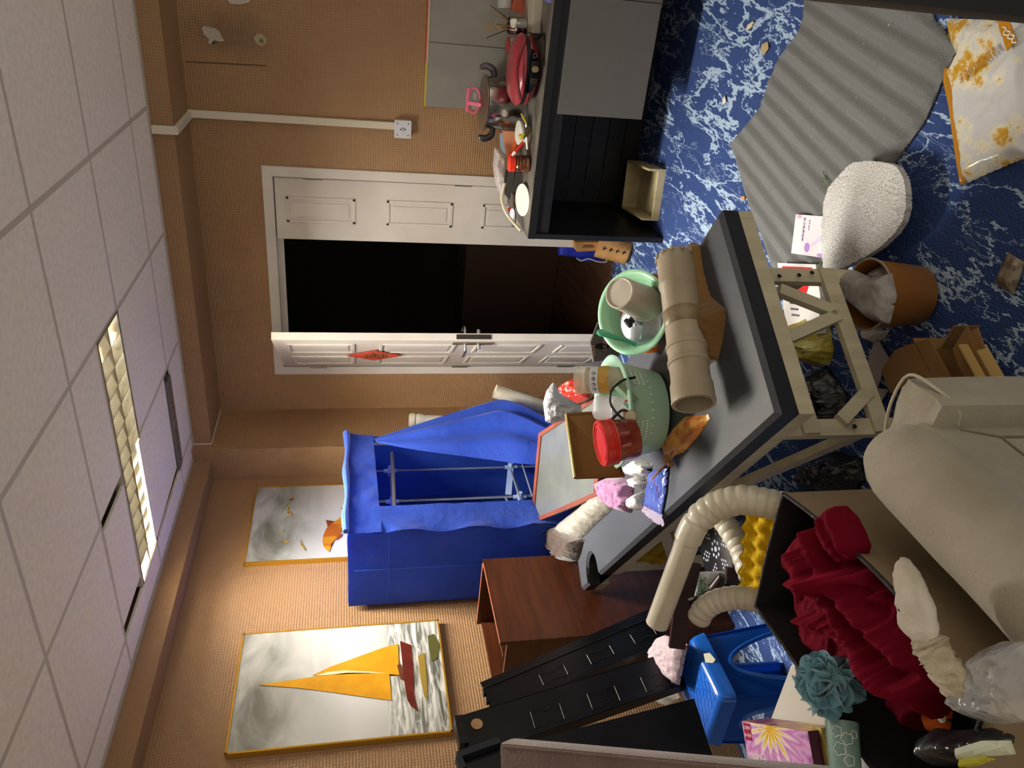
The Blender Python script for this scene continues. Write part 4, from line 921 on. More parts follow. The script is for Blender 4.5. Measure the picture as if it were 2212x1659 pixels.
# drawn flowers wrapped on the tumbler
for (h0, a0, s) in ((.108, -.35, .011), (.095, .25, .012), (.075, -.25, .013), (.055, .30, .011), (.105, .75, .008)):
    P = []
    for i in range(41):
        t = i/40*2*PI; r_ = s*(.75+.25*abs(math.sin(t*2.5))); hh = h0+r_*math.sin(t); aa = a0+r_*math.cos(t)/.032
        rad = np.interp(hh, [0, .05, .13], [.028, .031, .033])+.0003
        vv_ = (Vector((0, 0, CZ))-cb_).normalized(); s_ = (vv_-axd*vv_.dot(axd)).normalized(); u_ = axd.cross(s_); P.append(cb_-axd*.13+axd*hh+(s_*math.cos(aa)+u_*math.sin(aa))*rad)
    b = bm0(); tube(b, P, .0006, 4); obj('flower_drawing', b, M_wp, tm)
bag('plastic_sleeve', 'clear ribbed plastic sleeve beside the sage tumbler', [(1830, 1590), (1862, 1618), (1905, 1665), (1840, 1700), (1845, 1640)], .42, .02, M_clear, cat='plastic sleeve', freq=30, seed=5, n=24)

# ---- blue stool
st = thing('blue_stool', 'blue plastic stool with arched cut-out sides behind the storage box', 'stool', az(1650, 1480, .0))
M_bp = mat('blue_plastic', '#1b62c6', .28, coat=.2, bump=.05, bscale=20)
zs_ = .45; a4 = [az(1486, 1368, zs_), az(1462, 1481, zs_), az(1527, 1620, zs_), az(1550, 1500, zs_)]
print('stool', a4, (a4[1]-a4[0]).length, (a4[3]-a4[0]).length)
cs = sum(a4, Vector())/4; su = (a4[3]-a4[0]).normalized(); sv = (a4[1]-a4[0]); sv = (sv-su*sv.dot(su)).normalized()
hu = ((a4[3]-a4[0]).length+(a4[2]-a4[1]).length)/4; hv = ((a4[1]-a4[0]).length+(a4[2]-a4[3]).length)/4
st.location = (cs.x, cs.y, 0)
def SP(a, c, z): return Vector((cs.x, cs.y, 0))+su*a*hu+sv*c*hv+Vector((0, 0, z))
# seat slab with rounded corners
def rr_ring(z, grow, rc=.18, n=6):
    out = []
    for cx_, cy_, a0 in ((1, 1, 0), (-1, 1, PI/2), (-1, -1, PI), (1, -1, 1.5*PI)):
        for k in range(n+1):
            a = a0+k/n*PI/2; out.append(SP(cx_*(1-rc)+rc*math.cos(a), cy_*(1-rc)+rc*math.sin(a), z)+(su*(cx_*(1-rc)+rc*math.cos(a))+sv*(cy_*(1-rc)+rc*math.sin(a)))*grow)
    return out
def loft(bm, rings, close_top=True, close_bot=False):
    G = [[bm.verts.new(p) for p in r] for r in rings]; n = len(G[0])
    for A, B in zip(G, G[1:]):
        for i in range(n): bm.faces.new((A[i], A[(i+1) % n], B[(i+1) % n], B[i]))
    if close_bot: bm.faces.new(G[0][::-1])
    if close_top: bm.faces.new(G[-1])
    return bm
obj('seat', loft(bm0(), [rr_ring(zs_-.055, .012), rr_ring(zs_-.02, .004), rr_ring(zs_-.006, -.003), rr_ring(zs_, -.014)]), M_bp, st, smooth=True, split=50)
# four sides, each with an arched opening, splaying outwards
for i, (dx_, dy_) in enumerate(((1, 0), (0, 1), (-1, 0), (0, -1))):
    b = bm0(); rows = []; N_ = 22
    for k in range(N_+1):
        u_ = -1+2*k/N_
        zt_, zb_ = zs_-.05, .0
        arch = 0 if abs(u_) > .70 else math.sqrt(1-(u_/.70)**2)
        zo = .02 + arch*.33 if abs(u_) < .70 else 0
        col = []
        for j in range(5):
            z = zt_+(zo-zt_)*j/4; g_ = 1+.12*(zt_-z)/zt_*2.0
            a, c = (g_, u_*g_) if dx_ else (u_*g_, g_)
            if dx_ < 0: a = -a
            if dy_ < 0: c = -c
            rc = .06*max(0, abs(u_)-.75)/.25
            a, c = (a*(1-rc), c) if dx_ else (a, c*(1-rc))
            col.append(b.verts.new(SP(a, c, z)))
        rows.append(col)
    fs = [b.faces.new((rows[k][j], rows[k+1][j], rows[k+1][j+1], rows[k][j+1])) for k in range(N_) for j in range(4)]
    bmesh.ops.solidify(b, geom=fs, thickness=.0045); obj('stool_side', b, M_bp, st, smooth=True, split=45)
    b = bm0(); P = []
    for k in range(25):
        t = PI*k/24; u_ = -.70*math.cos(t); z = .02+.33*math.sin(t); g_ = 1+.12*(zs_-.05-z)/(zs_-.05)*2.0
        a, c = (g_, u_*g_) if dx_ else (u_*g_, g_)
        if dx_ < 0: a = -a
        if dy_ < 0: c = -c
        P.append(SP(a, c, z))
    tube(b, P, .008, 8); obj('rim_bead', b, M_bp, st, smooth=True)
rb_ = random.Random(2)
b = bm0(); lathe(b, SP(0, 0, zs_+.0005), [(0, 0), (.010, 0), (.010, -.002)], (0, 0, 1), 12, sx=1.8, sy=.5); obj('seat_slot', b, mat('slot_blue', '#0c3a80', .5), st)
b = bm0()
for i in range(-5, 6):
    for j in range(-5, 6):
        if (i, j) == (0, 0): continue
        add_box(b, SP(i*.15, j*.15, zs_+.0006), (.018, .005, .002), Matrix.Rotation(.6 if (i+j) % 2 else -.6, 3, 'Z'))
obj('anti_slip_ribs', b, M_bp, st, kind='stuff')
pt = SP(.80, -.05, zs_+.0008); pp = [az(1520, 1412, zs_+.001), az(1533, 1410, zs_+.001), az(1546, 1425, zs_+.001), az(1540, 1432, zs_+.001), az(1524, 1431, zs_+.001)]
b = bm0(); prism(b, pp, (0, 0, .0006)); sk_ = obj('price_sticker', b, mat('sticker', '#b9b7a0', .5), st)

# ---- brown padded backrest at the bottom edge
br = thing('padded_backrest', 'brown suede padded backrest standing at the bottom edge before the black rails', 'backrest', (1.5, 1.75, 0))
M_sued = mat('brown_suede', '#6b564d', .9, col2='#604c44', nscale=6, bump=.3, bscale=120, sheen=.5)
dpt = 1.98
q1 = ad(1078, 1604, dpt); q2 = ad(1700, 1661, dpt-.35); q3 = ad(1085, 1800, dpt-.05); 
dv = (q2-q1).normalized(); wv = (q3-q1); wv = (wv-dv*wv.dot(dv)).normalized(); nv = dv.cross(wv); 
if nv.dot(CF) < 0: nv = -nv
Rk = Matrix((dv, wv, dv.cross(wv))).transposed()
Lk = min(.95, q1.z/abs(dv.z)-.01); b = bm0(); add_box(b, q1+dv*Lk/2+wv*.2+nv*.035, (Lk, .40, .07), Rk, bev=.014); obj('padded_panel', b, M_sued, br, smooth=True)
b = bm0(); tube(b, [q1+dv*.012+wv*.008+nv*.0, q1+dv*(Lk-.01)+wv*.008], .003, 6); obj('piping', b, M_sued, br)
# ================================================================== things on the massage table
def sheet(bm, pts, hf, n=60, thick=.006, z0=None):
    """flat outline on a horizontal plane, height function hf(x, y, edge distance)"""
    P = [Vector(p) for p in pts]; z0 = P[0].z if z0 is None else z0; L2 = [(p.x, p.y) for p in P]
    x0 = min(a for a, b in L2); x1 = max(a for a, b in L2); y0 = min(b for a, b in L2); y1 = max(b for a, b in L2)
    st = max(x1-x0, y1-y0)/n; V = {}
    def vert(i, j):
        if (i, j) in V: return V[i, j]
        x, y = x0+i*st, y0+j*st; d, bp = edist(x, y, L2)
        if not inside(x, y, L2) or d < st*.5: x, y = bp; d = 0
        V[i, j] = bm.verts.new((x, y, z0+thick+hf(x, y, d))); return V[i, j]
    for i in range(int((x1-x0)/st)+2):
        for j in range(int((y1-y0)/st)+2):
            if inside(x0+(i+.5)*st, y0+(j+.5)*st, L2):
                q = [vert(i, j), vert(i+1, j), vert(i+1, j+1), vert(i, j+1)]
                if len({id(v) for v in q}) == 4:
                    try: bm.faces.new(q)
                    except ValueError: pass
    bmesh.ops.remove_doubles(bm, verts=bm.verts, dist=st*.02)
    top = list(bm.faces)
    r = bmesh.ops.extrude_edge_only(bm, edges=[e for e in bm.edges if len(e.link_faces) == 1])
    for v in r['geom']:
        if isinstance(v, bmesh.types.BMVert): v.co.z -= thick
    return bm
M_pipe = mat('beige_pvc', '#a39680', .5, col2='#978a74', nscale=7, bump=.1, bscale=50)
pp = thing('drain_pipe', 'wide beige drain pipe with collars lying across the massage table', 'pipe', az(1499, 873, .632))
pa_, pb_ = ad(1499, 873, 2.035), ad(1458, 556, 2.25); ln_ = (pb_-pa_).length; r0 = .055; dp = (pb_-pa_).normalized()
prof = [(r0*.9, .0), (r0*1.07, 0), (r0*1.09, .006), (r0*1.07, .012), (r0*1.06, .055), (r0*.98, .068), (r0*.98, .115), (r0*1.05, .118), (r0*1.05, .128), (r0*.99, .132), (r0*.99, .165), (r0*1.05, .168), (r0*1.04, .178), (r0*.97, .182), (r0*.97, ln_-.11), (r0*1.03, ln_-.105), (r0*1.04, ln_-.095), (r0*1.0, ln_-.09), (r0*1.0, ln_-.03), (r0*.98, ln_-.026), (r0*.98, ln_), (r0*.88, ln_), (r0*.88, ln_-.05), (r0*.88, .02), (r0*.9, 0)]
b = bm0(); lathe(b, pa_, prof, dp, 44); obj('pipe_body', b, M_pipe, pp, smooth=True, split=35)
b = bm0(); lathe(b, pa_, [(r0*.985, .235), (r0*1.0, .236), (r0*1.0, .285), (r0*.985, .286)], dp, 40); obj('tape_band', b, mat('brown_tape', '#76684f', .4, col2='#8a7b60', nscale=20), pp, smooth=True)
_, s_, u_ = basis(dp)
for k in range(12):
    a = 2*PI*k/12; c_ = pa_+dp*(ln_-.004)+(s_*math.cos(a)+u_*math.sin(a))*r0*.99; b = bm0(); lathe(b, c_-dp*.006, [(0, .0), (.006, 0), (.006, .012), (0, .012)], dp, 8); obj('rim_tooth', b, M_pipe, pp)
# towel under the pipe
M_tow = mat('brown_cloth', '#6a4a22', .9, col2='#7d5c30', nscale=5, bump=.5, bscale=40, sheen=.3)
tw = [az(x, y, .632) for x, y in [(1497, 523), (1512, 530), (1520, 585), (1535, 640), (1568, 668), (1568, 690), (1560, 740), (1552, 775), (1530, 790), (1500, 770), (1470, 700), (1470, 600)]]
b = crumple(bm0(), tw, .06, n=110, freq=24, amp=.95, edge=.035, stretch=(.6, 1), seed=21); tagit(obj('brown_cloth', b, M_tow, smooth=True, split=60), 'rumpled brown cloth tucked under the wide beige pipe', 'cloth')

# mint basket
M_mint = mat('mint_plastic', '#a3c8b4', .35, coat=.1, sss=.1)
bk = thing('mint_basket', 'pale mint plastic washing basket full of jars and cables', 'basket', (2.003, 1.285, .632))
bc = Vector((2.010, 1.285, .633)); RB, HB = .172, .158
b = bm0(); lathe(b, bc, [(0, .0), (.11, 0), (.128, .008), (.148, .09), (RB-.012, HB-.016), (RB-.004, HB-.01), (RB+.008, HB-.008), (RB+.010, HB-.001), (RB+.004, HB+.004), (RB-.008, HB), (RB-.016, HB-.012), (.142, .09), (.122, .014), (.10, .008), (0, .006)], (0, 0, 1), 64, sx=1.03, sy=.98, xdir=(.62, -.78, 0)); obj('basket_body', b, M_mint, bk, smooth=True, split=50)
M_hole = mat('hole_light_paint', '#c9ddd0', .4)  # pale discs: light showing through the basket holes, painted as colour
def wallpt(a, h, off=.0012):
    r_ = np.interp(h, [.008, .09, HB-.016], [.128, .148, RB-.012])+off; return bc+Vector((math.cos(a)*r_, math.sin(a)*r_, h)), Vector((math.cos(a), math.sin(a), 0))
av = math.atan2(-bc.y, -bc.x)
for k in range(30):
    for j, h in enumerate((.125, .108, .091, .072)):
        if j == 3 and k % 3: continue
        a = av+.95-(k-2)*.058
        if abs(k-15) < 7 and j < 3: continue
        p, n_ = wallpt(a, h); b = bm0(); lathe(b, p, [(0, .0004), (.0035, 0), (.0035, -.001)], n_, 8, sx=1, sy=1.3); obj('vent_hole_light', b, M_hole, bk)
def gl(name, c, a=.35, r=.08): return mat(name, c, r, alpha=a, spec=.9)
# upturned jar with sandy powder
jr = thing('seasoning_jar', 'glass jar of sandy powder with a yellow band, bottom up in the mint basket', 'jar', az(1362, 815, .70))
jt, jb = ad(1246, 822, 2.50), ad(1368, 818, 2.44); ja = (jt-jb).normalized(); jl = (jt-jb).length
b = bm0(); lathe(b, jb, [(0, 0), (.030, 0), (.032, .02), (.040, .045), (.044, .07), (.044, jl-.012), (.047, jl-.008), (.047, jl-.002), (.043, jl), (0, jl-.004)], ja, 32); obj('glass_body', b, gl('jar_glass', '#d9d6c4', .38), jr, smooth=True)
b = bm0(); lathe(b, jb, [(0, .004), (.028, .004), (.030, .02), (.038, .045), (.041, .07), (.041, jl-.035), (0, jl-.030)], ja, 28); obj('powder', b, mat('sandy_powder', '#8f7a55', .9, col2='#a08a62', nscale=60, bump=.3, bscale=200), jr, smooth=True)
b = bm0(); lathe(b, jb, [(.0405, jl-.078), (.0447, jl-.078), (.0447, jl-.052), (.0405, jl-.052)], ja, 32); obj('white_band', b, mat('label_white', '#c9ccd4', .4), jr, smooth=True)
b = bm0(); lathe(b, jb, [(.0405, jl-.112), (.0447, jl-.112), (.0447, jl-.079), (.0405, jl-.079)], ja, 32); obj('yellow_band', b, mat('label_yellow', '#b8913a', .4), jr, smooth=True)
vw = (Vector((0, 0, CZ))-jb).normalized(); side = ja.cross(vw).normalized(); vn = side.cross(ja).normalized()
for k in range(4):
    a = -.75+k*.42; n_ = (vn*math.cos(a)+side*math.sin(a)); p = jb+ja*(jl-.065)+n_*.0449; b = bm0(); lathe(b, p, [(0, .0003), (.0062, 0), (.0062, -.001)], n_, 14); obj('label_dot', b, mat('navy_dot', '#2c3040', .5), jr)
    text('香酥芝麻'[k], .0085, p+n_*.0005, ja.cross(n_)*1, ja, M_wp, jr)
p = jb+ja*(jl-.096)+vn*.0449; b = bm0(); lathe(b, p, [(0, .0004), (.013, 0), (.013, -.001)], vn, 18); obj('label_disc', b, mat('disc_orange', '#c0904c', .5), jr)
# red lidded tub
rt = thing('red_lidded_tub', 'red lidded see-through tub of nuts leaning in the mint basket', 'food tub', az(1370, 950, .66))
lt, lb_ = ad(1296, 958, 2.32), ad(1372, 945, 2.34); la = (lt-lb_).normalized(); ll = (lt-lb_).length
M_red = mat('red_plastic', '#c02617', .3, coat=.2); 
b = bm0(); lathe(b, lb_, [(0, 0), (.060, 0), (.063, .01), (.066, ll-.02), (0, ll-.02)], la, 36); obj('tub_body', b, mat('red_clear', '#6e1a14', .15, alpha=.88, spec=.8, col2='#8a3a24', nscale=14), rt, smooth=True)
b = bm0(); lathe(b, lb_, [(.066, ll-.045), (.072, ll-.043), (.072, ll-.036), (.068, ll-.034), (.068, ll-.030), (.071, ll-.026), (.072, ll-.004), (.069, ll), (.062, ll), (.060, ll-.004), (0, ll-.003)], la, 40); scl = obj('screw_lid', b, M_red, rt, smooth=True, split=30)
b = bm0(); lathe(b, lt+la*0, [(.052, -.003), (.053, -.001), (.050, -.001), (.049, -.003)], la, 36); obj('lid_ring', b, mat('red_ring', '#d8392a', .3), scl)
b = bm0(); add_box(b, lb_+la*.03+(Vector((0, 0, CZ))-lb_).normalized()*.0655-la*.0, (.045, .0015, .03), Matrix(((Rt_ := (la.cross((Vector((0, 0, CZ))-lb_).normalized())).normalized()), (Vector((0, 0, CZ))-lb_).normalized(), la)).transposed()); obj('tub_label', b, mat('maroon_label', '#96504a', .5), rt)
# clear lid stack, cable, grey handset and red ring
cl = thing('clear_tub', 'clear ridged plastic tub with a red rim next to the sandy jar', 'food tub', az(1370, 890, .68))
p0, p1 = ad(1292, 880, 2.48), ad(1372, 885, 2.40); a_ = (p0-p1).normalized(); l_ = (p0-p1).length
b = bm0(); lathe(b, p1, [(0, 0), (.040, 0), (.040, l_*.4), (.043, l_*.45), (.040, l_*.5), (.043, l_*.6), (.040, l_*.7), (.043, l_*.8), (.040, l_), (0, l_)], a_, 28); obj('tub_body', b, gl('clear_pink', '#dcd3da', .5), cl, smooth=True)
b = bm0(); lathe(b, p1+a_*.012, [(.042, 0), (.046, 0), (.046, .006), (.042, .006)], a_, 28); obj('red_rim', b, M_red, cl)
cbl = tagit(obj('black_cable', tube(bm0(), smoothpath([ad(1372, 815, 2.38), ad(1345, 822, 2.36), ad(1322, 842, 2.34), ad(1318, 868, 2.34), ad(1330, 890, 2.34), ad(1352, 908, 2.33), ad(1362, 896, 2.33), ad(1345, 886, 2.33), ad(1322, 905, 2.34)], 6), .0042, 8), M_black, smooth=True), 'black power cable looped inside the mint basket', 'cable')
hd = thing('green_handset', 'pale green plastic plug adapter in the mint basket beside the black cable', 'adapter', ad(1350, 850, 2.38)); q = ad(1346, 846, 2.37)
b = bm0(); bar(b, ad(1330, 828, 2.37), ad(1372, 868, 2.37), .034, .02, (0, 0, 1), bev=.004); obj('adapter_body', b, mat('sage_plastic', '#71886a', .4), hd)
b = bm0(); bar(b, ad(1346, 874, 2.36), ad(1372, 898, 2.34), .022, .014, (0, 0, 1), bev=.004); obj('adapter_neck', b, mat('grey_green_plastic', '#7d8f87', .35), hd)
b = bm0(); lathe(b, ad(1362, 900, 2.33), [(0, -.012), (.016, -.010), (.022, 0), (.016, .010), (0, .012)], ray(1362, 900), 20); tagit(obj('cream_cap', b, mat('cream_plastic', '#b5ad94', .4), smooth=True), 'round cream cap at the lip of the mint basket', 'cap')

# baking tray
by = thing('baking_tray', 'gold brown baking tray propped behind the red lidded tub', 'baking tray', az(1290, 960, .64))
q = [ad(1223, 895, 2.62), ad(1242, 1032, 2.50), ad(1350, 1028, 2.44), ad(1290, 891, 2.60)]
tn = (q[1]-q[0]).cross(q[3]-q[0]).normalized(); tn = tn if tn.dot(CF) > 0 else -tn
M_tray = mat('bronze_tray', '#6e4a22', .35, .55)
b = bm0(); prism(b, q, tn*.003); obj('tray_plate', b, M_tray, by)
b = bm0(); tube(b, [q[0]+tn*0, q[1]], .006, 8); tube(b, [q[0], q[3]], .005, 8); tube(b, [q[1], q[2]], .005, 8); obj('tray_rim', b, M_tray, by, smooth=True, kind=None)
b = bm0(); tube(b, [q[0]-tn*.004, q[1]-tn*.004], .0032, 6); obj('pale_rim', b, mat('tray_edge', '#d6c37e', .35, .4), by)  # paler yellowish line along one edge of the tray
cu_ = q[0].lerp(q[3], .45)*.55+q[1].lerp(q[2], .45)*.45
text('ZDU', .035, cu_-tn*.001, (q[1]-q[0]), -(q[3]-q[0]), mat('emboss', '#5c3c1a', .4, .4), by, 'embossed_letters')
# mirror
mr = thing('mirror', 'dusty mirror in a red-brown frame leaning over the table clutter', 'mirror', az(1288, 1000, .66))
q = [ax(1163, 934, 2.70), None, None, None]
# a plane leaning back: bottom edge on the pad, top edge raised
b0_, b1_ = az(1290, 1072, .675), az(1298, 846, .675); bd = (b1_-b0_).normalized()
bestm = None
for k in range(5, 90):
    el = math.radians(k); up_ = Vector((bd.y, -bd.x, 0)); up_ = up_ if up_.x > 0 else -up_
    dv_ = up_*math.cos(el)+Vector((0, 0, math.sin(el))); nn = bd.cross(dv_)
    t0 = ap(1145, 1133, b0_, nn); t1 = ap(1163, 936, b0_, nn); e = abs((t0-b0_).normalized().dot(bd))+abs((t1-b1_).normalized().dot(bd))+abs((t0-t1).length-(b0_-b1_).length)*.5
    if bestm is None or e < bestm[0]: bestm = (e, k, t0, t1, nn)
print('mirror tilt', bestm[:2], bestm[2], bestm[3])
_, _, t0, t1, nn = bestm; nn = nn.normalized(); nn = nn if nn.dot(CF) > 0 else -nn
Q4 = [b0_, b1_, t1, t0]; cm = sum(Q4, Vector())/4
M_mf = mat('mirror_frame', '#733824', .45, col2='#66301f', nscale=8)
inn = [cm+(p-cm)*.90 for p in Q4]
for i in range(4):
    j = (i+1) % 4; b = bm0(); prism(b, [Q4[i], Q4[j], inn[j], inn[i]], nn*.014); bmesh.ops.bevel(b, geom=b.edges[:], offset=.002, segments=1); obj('frame_side', b, M_mf, mr)
b = bm0(); prism(b, [p+nn*.006 for p in inn], nn*.003); obj('mirror_glass', b, mat('dusty_mirror', '#8e938c', .32, .75, col2='#a5a99c', nscale=9, nmin=.3, nmax=.75, detail=8), mr)
# bags and cloths on the table
M_mesh = mat('grey_film', '#8f8a80', .3, bump=.8, bscale=45, bdist=.008, spec=.7, col2='#a39f96', nscale=8)
bag('grey_plastic_bag', 'grey plastic bag bulging under the mirror near the head of the table', [(1205, 1150), (1215, 1125), (1260, 1090), (1290, 1060), (1312, 1050), (1330, 1085), (1318, 1105), (1290, 1130), (1255, 1165), (1225, 1164)], .634, .05, M_mesh, seed=31, amp=.5, edge=.05)
M_bcl = mat('dark_brown_cloth', '#3b2c22', .9, col2='#4a382c', nscale=6, bump=.4, bscale=60, sheen=.3)
def heapc(nm, label, px, z, h, m_, cat='cloth', **kw): return bag(nm, label, px, z, h, m_, cat=cat, **kw)
heapc('dark_cloth', 'dark brown cloth bundled at the head of the massage table by the wardrobe', [(1168, 1140), (1172, 1165), (1195, 1178), (1215, 1200), (1222, 1215), (1248, 1212), (1255, 1195), (1262, 1165), (1240, 1150), (1215, 1135), (1185, 1122)], .634, .07, M_bcl, seed=34, amp=.5)
M_pk = mat('mauve_cloth', '#a5749c', .85, col2='#94658c', nscale=6, bump=.4, bscale=60, sheen=.3)
heapc('mauve_cloth', 'mauve pink cloth crumpled below the mirror', [(1308, 1038), (1320, 1030), (1352, 1030), (1368, 1045), (1366, 1070), (1372, 1085), (1362, 1108), (1342, 1102), (1322, 1085), (1308, 1062)], .634, .055, M_pk, seed=36, amp=.6, freq=24, edge=.02)
M_cot = mat('white_wisp', '#cfcdcb', .5, bump=.7, bscale=60, bdist=.006, col2='#b8b4b2', nscale=18)
for k, px in enumerate([[(1360, 1005), (1385, 990), (1408, 1002), (1405, 1025), (1380, 1032), (1362, 1025)], [(1370, 1030), (1388, 1028), (1398, 1045), (1388, 1058), (1372, 1052)], [(1372, 1072), (1388, 1062), (1394, 1078), (1392, 1098), (1375, 1102), (1366, 1090)]]):
    heapc('cotton_wad', ['largest white film wad against the basket foot', 'white film wad between the mauve cloth and the blue packet', 'white film wad at the lower end of the mauve cloth'][k], px, .634, .035, M_cot, cat='plastic wad', seed=40+k, amp=.6, freq=34, edge=.012, n=24)
bp_ = thing('blue_packet', 'flat blue glossy packet with a clear flap on the edge of the massage table', 'packet', az(1420, 1060, .634))
b = sheet(bm0(), [az(x, y, .636) for x, y in [(1404, 1020), (1445, 1002), (1440, 1060), (1430, 1112), (1392, 1092)]], lambda x, y, d: .006*min(1, d/.01)+.002*fbm(x*30, y*30), 30, .004); obj('packet_body', b, mat('blue_film', '#3f55a8', .18, spec=.8, bump=.5, bscale=60, col2='#5468b8', nscale=20), bp_, smooth=True)
b = sheet(bm0(), [az(x, y, .637) for x, y in [(1391, 1092), (1431, 1110), (1437, 1140), (1414, 1128), (1386, 1104)]], lambda x, y, d: .002*fbm(x*30, y*30), 16, .002); obj('clear_flap', b, mat('lilac_film', '#b9aec4', .2, alpha=.85, spec=.8), bp_, smooth=True)
b = bm0(); P = az(1398, 1095, .642); tube(b, [az(x, y, .642) for x, y in [(1391, 1092), (1399, 1096), (1397, 1103), (1389, 1099), (1391, 1092)]], .0006, 4); obj('red_stamp', b, mat('stamp_red', '#b5506a', .5), bp_)
for k in range(5):
    text(['棉签', '100支', '柔软', '洁净', '清洁'][k], .010, az(1412+k*4-2, 1030+k*13, .6475), (az(1420, 1100, .64)-az(1420, 1030, .64)), (az(1380, 1050, .64)-az(1440, 1050, .64)), mat('print_red', '#8a3c78', .5), bp_, ext=.0003) if k < 4 else None
op = [az(x, y, .634) for x, y in [(1530, 895), (1534, 903), (1505, 945), (1475, 978), (1440, 990), (1430, 960), (1455, 925), (1480, 900)]]
b = crumple(bm0(), op, .008, n=34, freq=20, amp=.6, edge=.02, seed=44); tagit(obj('orange_packet', b, mat('orange_print', '#b5601c', .3, col2='#d9a03c', nscale=22, bump=.4, bscale=50, spec=.7), smooth=True, split=40), 'orange printed food packet flattened beneath the open pipe end', 'packet')
b = tube(bm0(), [az(1398, 1048, .64), az(1425, 1015, .65), az(1448, 992, .655), az(1464, 975, .66)], .004, 6); tagit(obj('wooden_stick', b, mat('stick_brown', '#8a6238', .6), smooth=True), 'thin brown wooden stick lying beside the basket foot', 'stick')
b = bm0(); bar(b, az(1435, 985, .655), az(1450, 1005, .65), .014, .02, bev=.004); tagit(obj('wooden_peg', b, mat('peg', '#94693c', .6), None), 'stubby wooden peg at the foot of the mint basket', 'peg')

# colander group
M_gr = mat('green_plastic', '#93c6a2', .35, sss=.1)
og = thing('orange_bowl', 'orange plastic bowl nested under the green colander', 'bowl', (2.17, 1.0, .632))
cA = (Vector((-.50, -.28, .85))).normalized(); cC = ad(1402, 678, 2.56)
b = bm0(); lathe(b, cC-cA*.035, [(0, 0), (.06, 0), (.095, .02), (.128, .05), (.134, .052), (.134, .055), (.124, .054), (.09, .026), (0, .006)], cA, 44); obj('bowl_body', b, mat('orange_plastic', '#cf6a2c', .35), og, smooth=True)
cd_ = thing('green_colander', 'pale green colander holding a pot lid and a white bucket', 'colander', (2.17, 1.0, .66))
rc = ad(1367, 675, 2.53)
b = bm0(); lathe(b, rc, [(0, -.085), (.06, -.085), (.088, -.07), (.118, -.02), (.130, -.003), (.142, 0), (.143, .004), (.138, .007), (.126, .003), (.112, -.02), (.084, -.064), (.058, -.079), (0, -.079)], cA, 56); obj('colander_body', b, M_gr, cd_, smooth=True, split=60)
_, cs_, cu2 = basis(cA)
b = bm0()
for k in range(70):
    for j, h in enumerate((-.022, -.030, -.038, -.046, -.054)):
        a = 2*PI*k/70+j*.045; r_ = np.interp(h, [-.064, -.02], [.084, .112])-.0012; p = rc+cA*h+(cs_*math.cos(a)+cu2*math.sin(a))*r_; n_ = -(cs_*math.cos(a)+cu2*math.sin(a))+cA*.5
        lathe(b, p, [(0, .0003), (.0019, 0)], n_, 5)
obj('colander_holes', b, mat('hole_green', '#3f6650', .6), cd_, kind='stuff')
wc = thing('white_bucket', 'dirty white plastic tub lying upside down in the green colander', 'tub', ad(1370, 645, 2.5)); t0_, t1_ = ad(1337, 632, 2.38), ad(1392, 655, 2.50); a_ = (t0_-t1_).normalized(); l_ = (t0_-t1_).length*1.15
b = bm0(); lathe(b, t0_-a_*l_, [(.058, 0), (.060, .004), (.050, l_-.022), (.0515, l_-.020), (.0505, l_-.003), (.047, l_), (.044, l_-.002), (.043, l_-.005), (0, l_-.004)], a_, 40); obj('tub_body', b, mat('dirty_white', '#bdb5a8', .5, col2='#aea596', nscale=9), wc, smooth=True, split=35)
pl_ = thing('pot_lid', 'domed steel pot lid with a black knob in the green colander', 'lid', ad(1378, 705, 2.53)); lc = ad(1383, 700, 2.53)
b = bm0(); lathe(b, lc, [(.075, -.004), (.077, 0), (.070, .004), (.04, .012), (.0, .016)], (cA+Vector((-.15, .1, 0))).normalized(), 44); obj('lid_plate', b, mat('lid_steel', '#a5adb0', .2, .9), pl_, smooth=True)
b = bm0(); lathe(b, ad(1367, 690, 2.50), [(0, .028), (.016, .026), (.018, .016), (.010, .008), (.012, 0)], Vector((-.2, .5, .7)), 20); obj('lid_knob', b, M_black, pl_, smooth=True)
b = bm0(); lathe(b, ad(1372, 702, 2.515), [(0, .003), (.004, .002), (.004, 0)], cA, 10); obj('lid_rivet', b, M_chrome, pl_)
wb_ = thing('grey_dish', 'grey white dish under the pot lid in the colander', 'dish', ad(1395, 725, 2.55)); b = bm0(); lathe(b, ad(1392, 712, 2.56), [(0, -.02), (.05, -.018), (.072, .0), (.075, .003), (.068, .0), (.045, -.012), (0, -.014)], cA, 40); obj('dish_body', b, mat('dish_grey', '#a9abb5', .25, coat=.3), wb_, smooth=True)
sp_ = thing('green_ladle', 'mint green ladle handle sticking out of the colander', 'ladle', ad(1330, 730, 2.5))
b = bm0(); P = smoothpath([ad(1289, 716, 2.46), ad(1308, 722, 2.46), ad(1330, 730, 2.47), ad(1352, 736, 2.49), ad(1372, 745, 2.52)], 5); tube(b, P, [np.interp(i, [0, 2, 8, 14, 20], [.006, .012, .010, .006, .008]) for i in range(len(P))], 10); obj('ladle_handle', b, mat('mint_green', '#4fae8d', .35), sp_, smooth=True)

